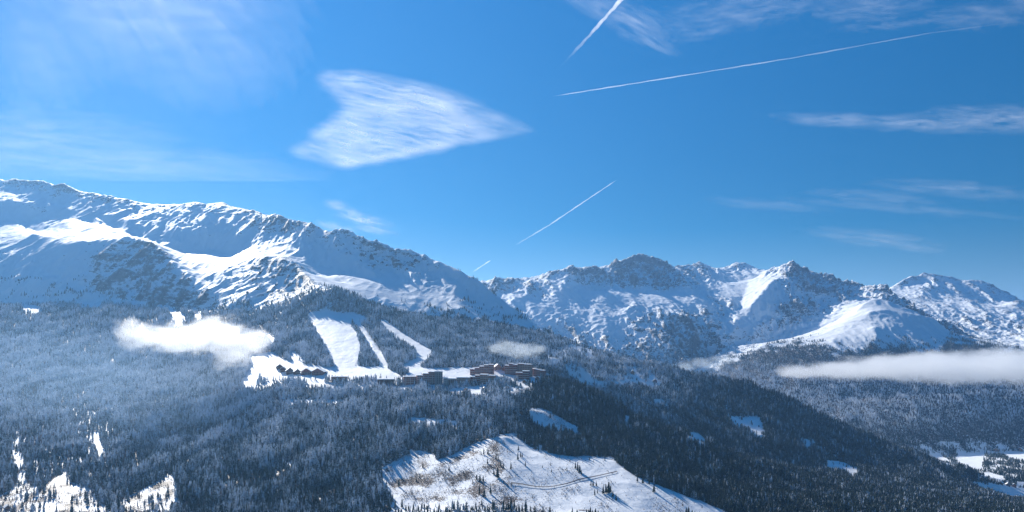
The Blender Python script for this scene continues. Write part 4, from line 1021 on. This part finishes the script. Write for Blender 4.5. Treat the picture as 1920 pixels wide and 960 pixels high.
# ---- high cirrus: thin ice sheets nine kilometres up, three layers deep
HC = 9000.0
def veil_mat():
    m, n, o = new_mat('cirrus_ice')
    a = n.nodes.new('ShaderNodeAttribute'); a.attribute_name = 'veil'
    tr = n.nodes.new('ShaderNodeBsdfTransparent'); tl = n.nodes.new('ShaderNodeBsdfTranslucent'); df = n.nodes.new('ShaderNodeBsdfDiffuse')
    tl.inputs['Color'].default_value = (.95, .96, 1, 1); df.inputs['Color'].default_value = (.95, .96, 1, 1)
    ms = n.nodes.new('ShaderNodeMixShader'); ms.inputs[0].default_value = .35; n.links.new(tl.outputs[0], ms.inputs[1]); n.links.new(df.outputs[0], ms.inputs[2])
    mx = n.nodes.new('ShaderNodeMixShader'); n.links.new(a.outputs['Fac'], mx.inputs[0]); n.links.new(tr.outputs[0], mx.inputs[1]); n.links.new(ms.outputs[0], mx.inputs[2])
    n.links.new(mx.outputs[0], o.inputs['Surface']); return m
MAT_V = veil_mat()
def veil(nm, label, u0, u1, v0, v1, opac, step=2.5):
    us = np.arange(u0, u1, step); vs = np.arange(v0, v1, step)
    U, V = np.meshgrid(us, vs)
    vs_all, fs, at_ = [], [], []; off = 0
    for ly in range(3):
        op = np.clip(opac(U, V, ly), 0, .95); op = 1 - (1 - op) ** (1 / 2.0)
        op[0] = op[-1] = 0; op[:, 0] = op[:, -1] = 0
        h = HC + ly * 220 + 160 * perlin(U / 60, V / 25, 400 + ly)
        d = h * F / (VH - V); P = np.stack([(U - 960) / F * d, d, h], -1)
        on = op > .012
        q = on[:-1, :-1] | on[1:, :-1] | on[:-1, 1:] | on[1:, 1:]
        idx = np.arange(U.size).reshape(U.shape) + off
        f = np.stack([idx[:-1, :-1], idx[1:, :-1], idx[1:, 1:], idx[:-1, 1:]], -1)[q]
        vs_all.append(P.reshape(-1, 3)); at_.append(op.ravel()); fs.append(f); off += U.size
    co = np.concatenate(vs_all); f = np.concatenate(fs); av = np.concatenate(at_)
    us_, inv = np.unique(f, return_inverse=True)
    me = bpy.data.meshes.new(nm); me.vertices.add(len(us_)); me.vertices.foreach_set('co', co[us_].astype(np.float32).ravel())
    me.loops.add(f.size); me.loops.foreach_set('vertex_index', inv.ravel().astype(np.int32)); me.polygons.add(len(f)); me.polygons.foreach_set('loop_start', np.arange(0, f.size, 4, dtype=np.int32))
    me.polygons.foreach_set('use_smooth', np.ones(len(f), bool)); me.update(calc_edges=True)
    a = me.attributes.new('veil', 'FLOAT', 'POINT'); a.data.foreach_set('value', av[us_].astype(np.float32)); me.materials.append(MAT_V)
    o = bpy.data.objects.new(nm, me); COL.objects.link(o); o['label'] = label; o['category'] = 'cloud'; return o
def fibres(U, V, ang, lu, lv, seed):
    c, s_ = math.cos(ang), math.sin(ang); a = U * c + V * s_; b = -U * s_ + V * c
    wv = perlin(a / (lu * 1.5), b / (lv * 5), seed + 9) * lv * 1.2
    return fbm(a / lu, (b + wv) / lv, 5, seed, .6)
FAN = [(592,140),(660,131),(720,143),(800,158),(870,182),(920,203),(965,226),(1012,243),(1000,247),(960,254),(880,268),(800,286),(740,299),(690,309),(640,313),(600,306),(562,293),(536,281),(560,272),(582,262),(576,251),(600,236),(622,222),(640,206),(642,192),(622,176),(604,158)]
def fan_op(U, V, ly):
    m = inpoly(FAN, U + fbm(U / 18, V / 7, 3, 500 + ly) * 34, V + fbm(U / 34, V / 10, 3, 510 + ly) * 9).astype(np.float32)
    m = blur(m, 3, 2)
    f = fibres(U, V, .20, 55, 5.5, 520 + ly)
    low = np.exp(-((V - (312 - (U - 640) * .186)) / 9.) ** 2) * sstep(560, 680, U) * sstep(1010, 900, U)
    tail = .55 + .45 * sstep(960, 800, U)
    thin = .62 + .5 * perlin(U / 90, V / 45, 530)
    rim = blur(m.astype(np.float32), 5, 2)
    return m * tail * (.25 + .75 * rim) * np.clip(.27 * thin + f * .48 + low * .30 + .08, .01, .62)
veil('cirrus_fan', 'large fan-shaped fibrous white cirrus cloud left of the centre of the sky', 500, 1030, 115, 330, fan_op, 2.0)
def wisp(parts, ang, lu, lv, seed, gain=1.3):
    def f(U, V, ly):
        fb_ = np.clip(.38 + gain * fibres(U, V, ang, lu, lv, seed + ly * 7), 0, 1.2); o = 0
        for uc, vc, ru, rv, op in parts:
            x = (U - uc); y = V - vc - x * (math.tan(ang) if abs(ang) < .6 else 0)
            o = np.maximum(o, op * np.exp(-((x / ru) ** 2 + (y / rv) ** 2)))
        return o * fb_
    return f
veil('cirrus_streak', 'long thin white cirrus streak at the right edge of the sky', 1440, 2000, 180, 275, wisp([(1590,226,120,11,.24),(1740,232,160,13,.28),(1900,224,130,20,.30)], .03, 60, 7, 600))
veil('cirrus_streak', 'faint feathery cirrus at the top edge right of the thick contrail', 1040, 1300, -60, 110, wisp([(1180,35,80,34,.20),(1110,5,80,25,.18),(1225,84,34,8,.20)], .45, 50, 8, 610))
veil('cirrus_streak', 'faint cirrus patch at the top edge above the long contrail', 1240, 1560, -60, 110, wisp([(1380,22,140,34,.14),(1330,62,70,12,.10),(1480,10,90,18,.10)], -.15, 50, 8, 620))
veil('cirrus_streak', 'faint cirrus patch at the top right corner', 1520, 2000, -60, 110, wisp([(1620,16,110,24,.14),(1640,50,80,9,.10),(1840,30,100,24,.13),(1930,12,80,16,.12),(1740,40,120,8,.08)], -.06, 55, 8, 630))
veil('cirrus_streak', 'very faint wide cirrus above the right-hand peaks', 1280, 2000, 320, 415, wisp([(1440,385,110,10,.13),(1640,370,120,12,.14),(1790,355,130,14,.18),(1700,392,200,9,.14)], .08, 70, 6, 640))
veil('cirrus_streak', 'faint low cirrus just above the snow dome ridge at right', 1480, 1820, 415, 490, wisp([(1640,447,100,13,.24),(1720,466,40,6,.30)], .10, 60, 6, 650))
veil('cirrus_puffs', 'small bright cirrus puffs just above the long left ridge', 590, 760, 362, 446, wisp([(632,386,16,8,.6),(660,400,22,7,.5),(680,412,36,8,.7),(700,430,30,7,.55),(630,426,30,6,.6)], .18, 28, 5, 660, 1.6))
veil('cirrus_and_flare_veil', 'broad pale cirrus veil low in the sky at the left', -160, 640, 170, 345, wisp([(60,265,220,50,.30),(200,305,280,30,.36),(420,328,160,16,.22),(40,300,170,26,.34)], .05, 110, 10, 670, .9), 3.5)
veil('cirrus_and_flare_veil', 'soft bright veil added for the pale sun flare at the upper left', -260, 760, -190, 300, wisp([(300,10,210,110,.36),(400,90,150,100,.22),(80,90,90,130,.20)], 1.0, 150, 22, 680, .5), 4)  # added sheet: pale lens flare near the sun is put into its opacity

# ---- contrails: tapering tubes of ice mist
def contrail(label, pts, w0, w1, d0, d1):
    """pts in photo pixels from the fresh end to the old end; widths in px, densities as optical depth"""
    C = [at(u, v, HC * F / (VH - v)) for u, v in pts]
    N = 14; cs = []
    for p, q in zip(C[:-1], C[1:]):
        for t in range(N): cs.append(p.lerp(q, t / N))
    cs.append(C[-1]); n_ = len(cs)
    ax = (C[-1] - C[0]).normalized(); sd = ax.cross(Vector((0, 0, 1))).normalized(); up = sd.cross(ax)
    bm = bmesh.new(); rings = []
    for i, c in enumerate(cs):
        t = i / (n_ - 1); r = (w0 + (w1 - w0) * t) * c.y / F / 2 * min(1, .15 + t * 12)
        rings.append([bm.verts.new(c + (sd * math.cos(a) + up * math.sin(a)) * r * (.9 + .22 * math.sin(i * 2.1 + a) + .16 * math.sin(i * .83))) for a in [k * math.pi / 4 for k in range(8)]])
    for a, b in zip(rings[:-1], rings[1:]):
        for k in range(8): bm.faces.new((a[k], a[(k + 1) % 8], b[(k + 1) % 8], b[k]))
    bm.faces.new(rings[0][::-1]); bm.faces.new(rings[-1])
    bmesh.ops.recalc_face_normals(bm, faces=bm.faces)
    me = bpy.data.meshes.new('contrail'); bm.to_mesh(me); bm.free()
    o = bpy.data.objects.new('contrail', me); COL.objects.link(o); o['label'] = label; o['category'] = 'contrail'; o['group'] = 'aircraft contrails'
    m, n, out_ = new_mat('contrail_ice'); geo = n.nodes.new('ShaderNodeNewGeometry')
    sb = n.nodes.new('ShaderNodeVectorMath'); sb.operation = 'SUBTRACT'; n.links.new(geo.outputs['Position'], sb.inputs[0]); sb.inputs[1].default_value = C[0]
    dt_ = n.nodes.new('ShaderNodeVectorMath'); dt_.operation = 'DOT_PRODUCT'; n.links.new(sb.outputs[0], dt_.inputs[0]); dt_.inputs[1].default_value = ax / (C[-1] - C[0]).length
    mr = n.nodes.new('ShaderNodeMapRange'); n.links.new(dt_.outputs['Value'], mr.inputs['Value'])
    mr.interpolation_type = 'SMOOTHERSTEP' if w0 > 5 else 'LINEAR'; mr.inputs['To Min'].default_value = d0 / (w0 * C[0].y / F); mr.inputs['To Max'].default_value = d1 / (w1 * C[-1].y / F)
    pv = node(n, 'ShaderNodeVolumePrincipled', Anisotropy=.3); pv.inputs['Color'].default_value = (1, 1, 1, 1)
    n.links.new(mr.outputs[0], pv.inputs['Density']); n.links.new(pv.outputs[0], out_.inputs['Volume']); me.materials.append(m)
    return o
contrail('broad white contrail running off the top edge of the sky', [(1290,-150),(1180,-18),(1105,67),(1040,137)], 10, 5, .85, .0)
contrail('longest thin contrail sloping up to the right', [(1036,181),(1200,155),(1480,110),(1740,63),(1930,38)], 2.1, 3.4, .48, .0)
contrail('short thin contrail rising to the right above the central ridges', [(1157,337),(1100,375),(1030,422),(966,460)], 1.9, 3.0, .20, .0)
contrail('tiny faint contrail just above the dip between the mountains', [(920,488),(885,511)], 2.2, 3.0, .2, .0)
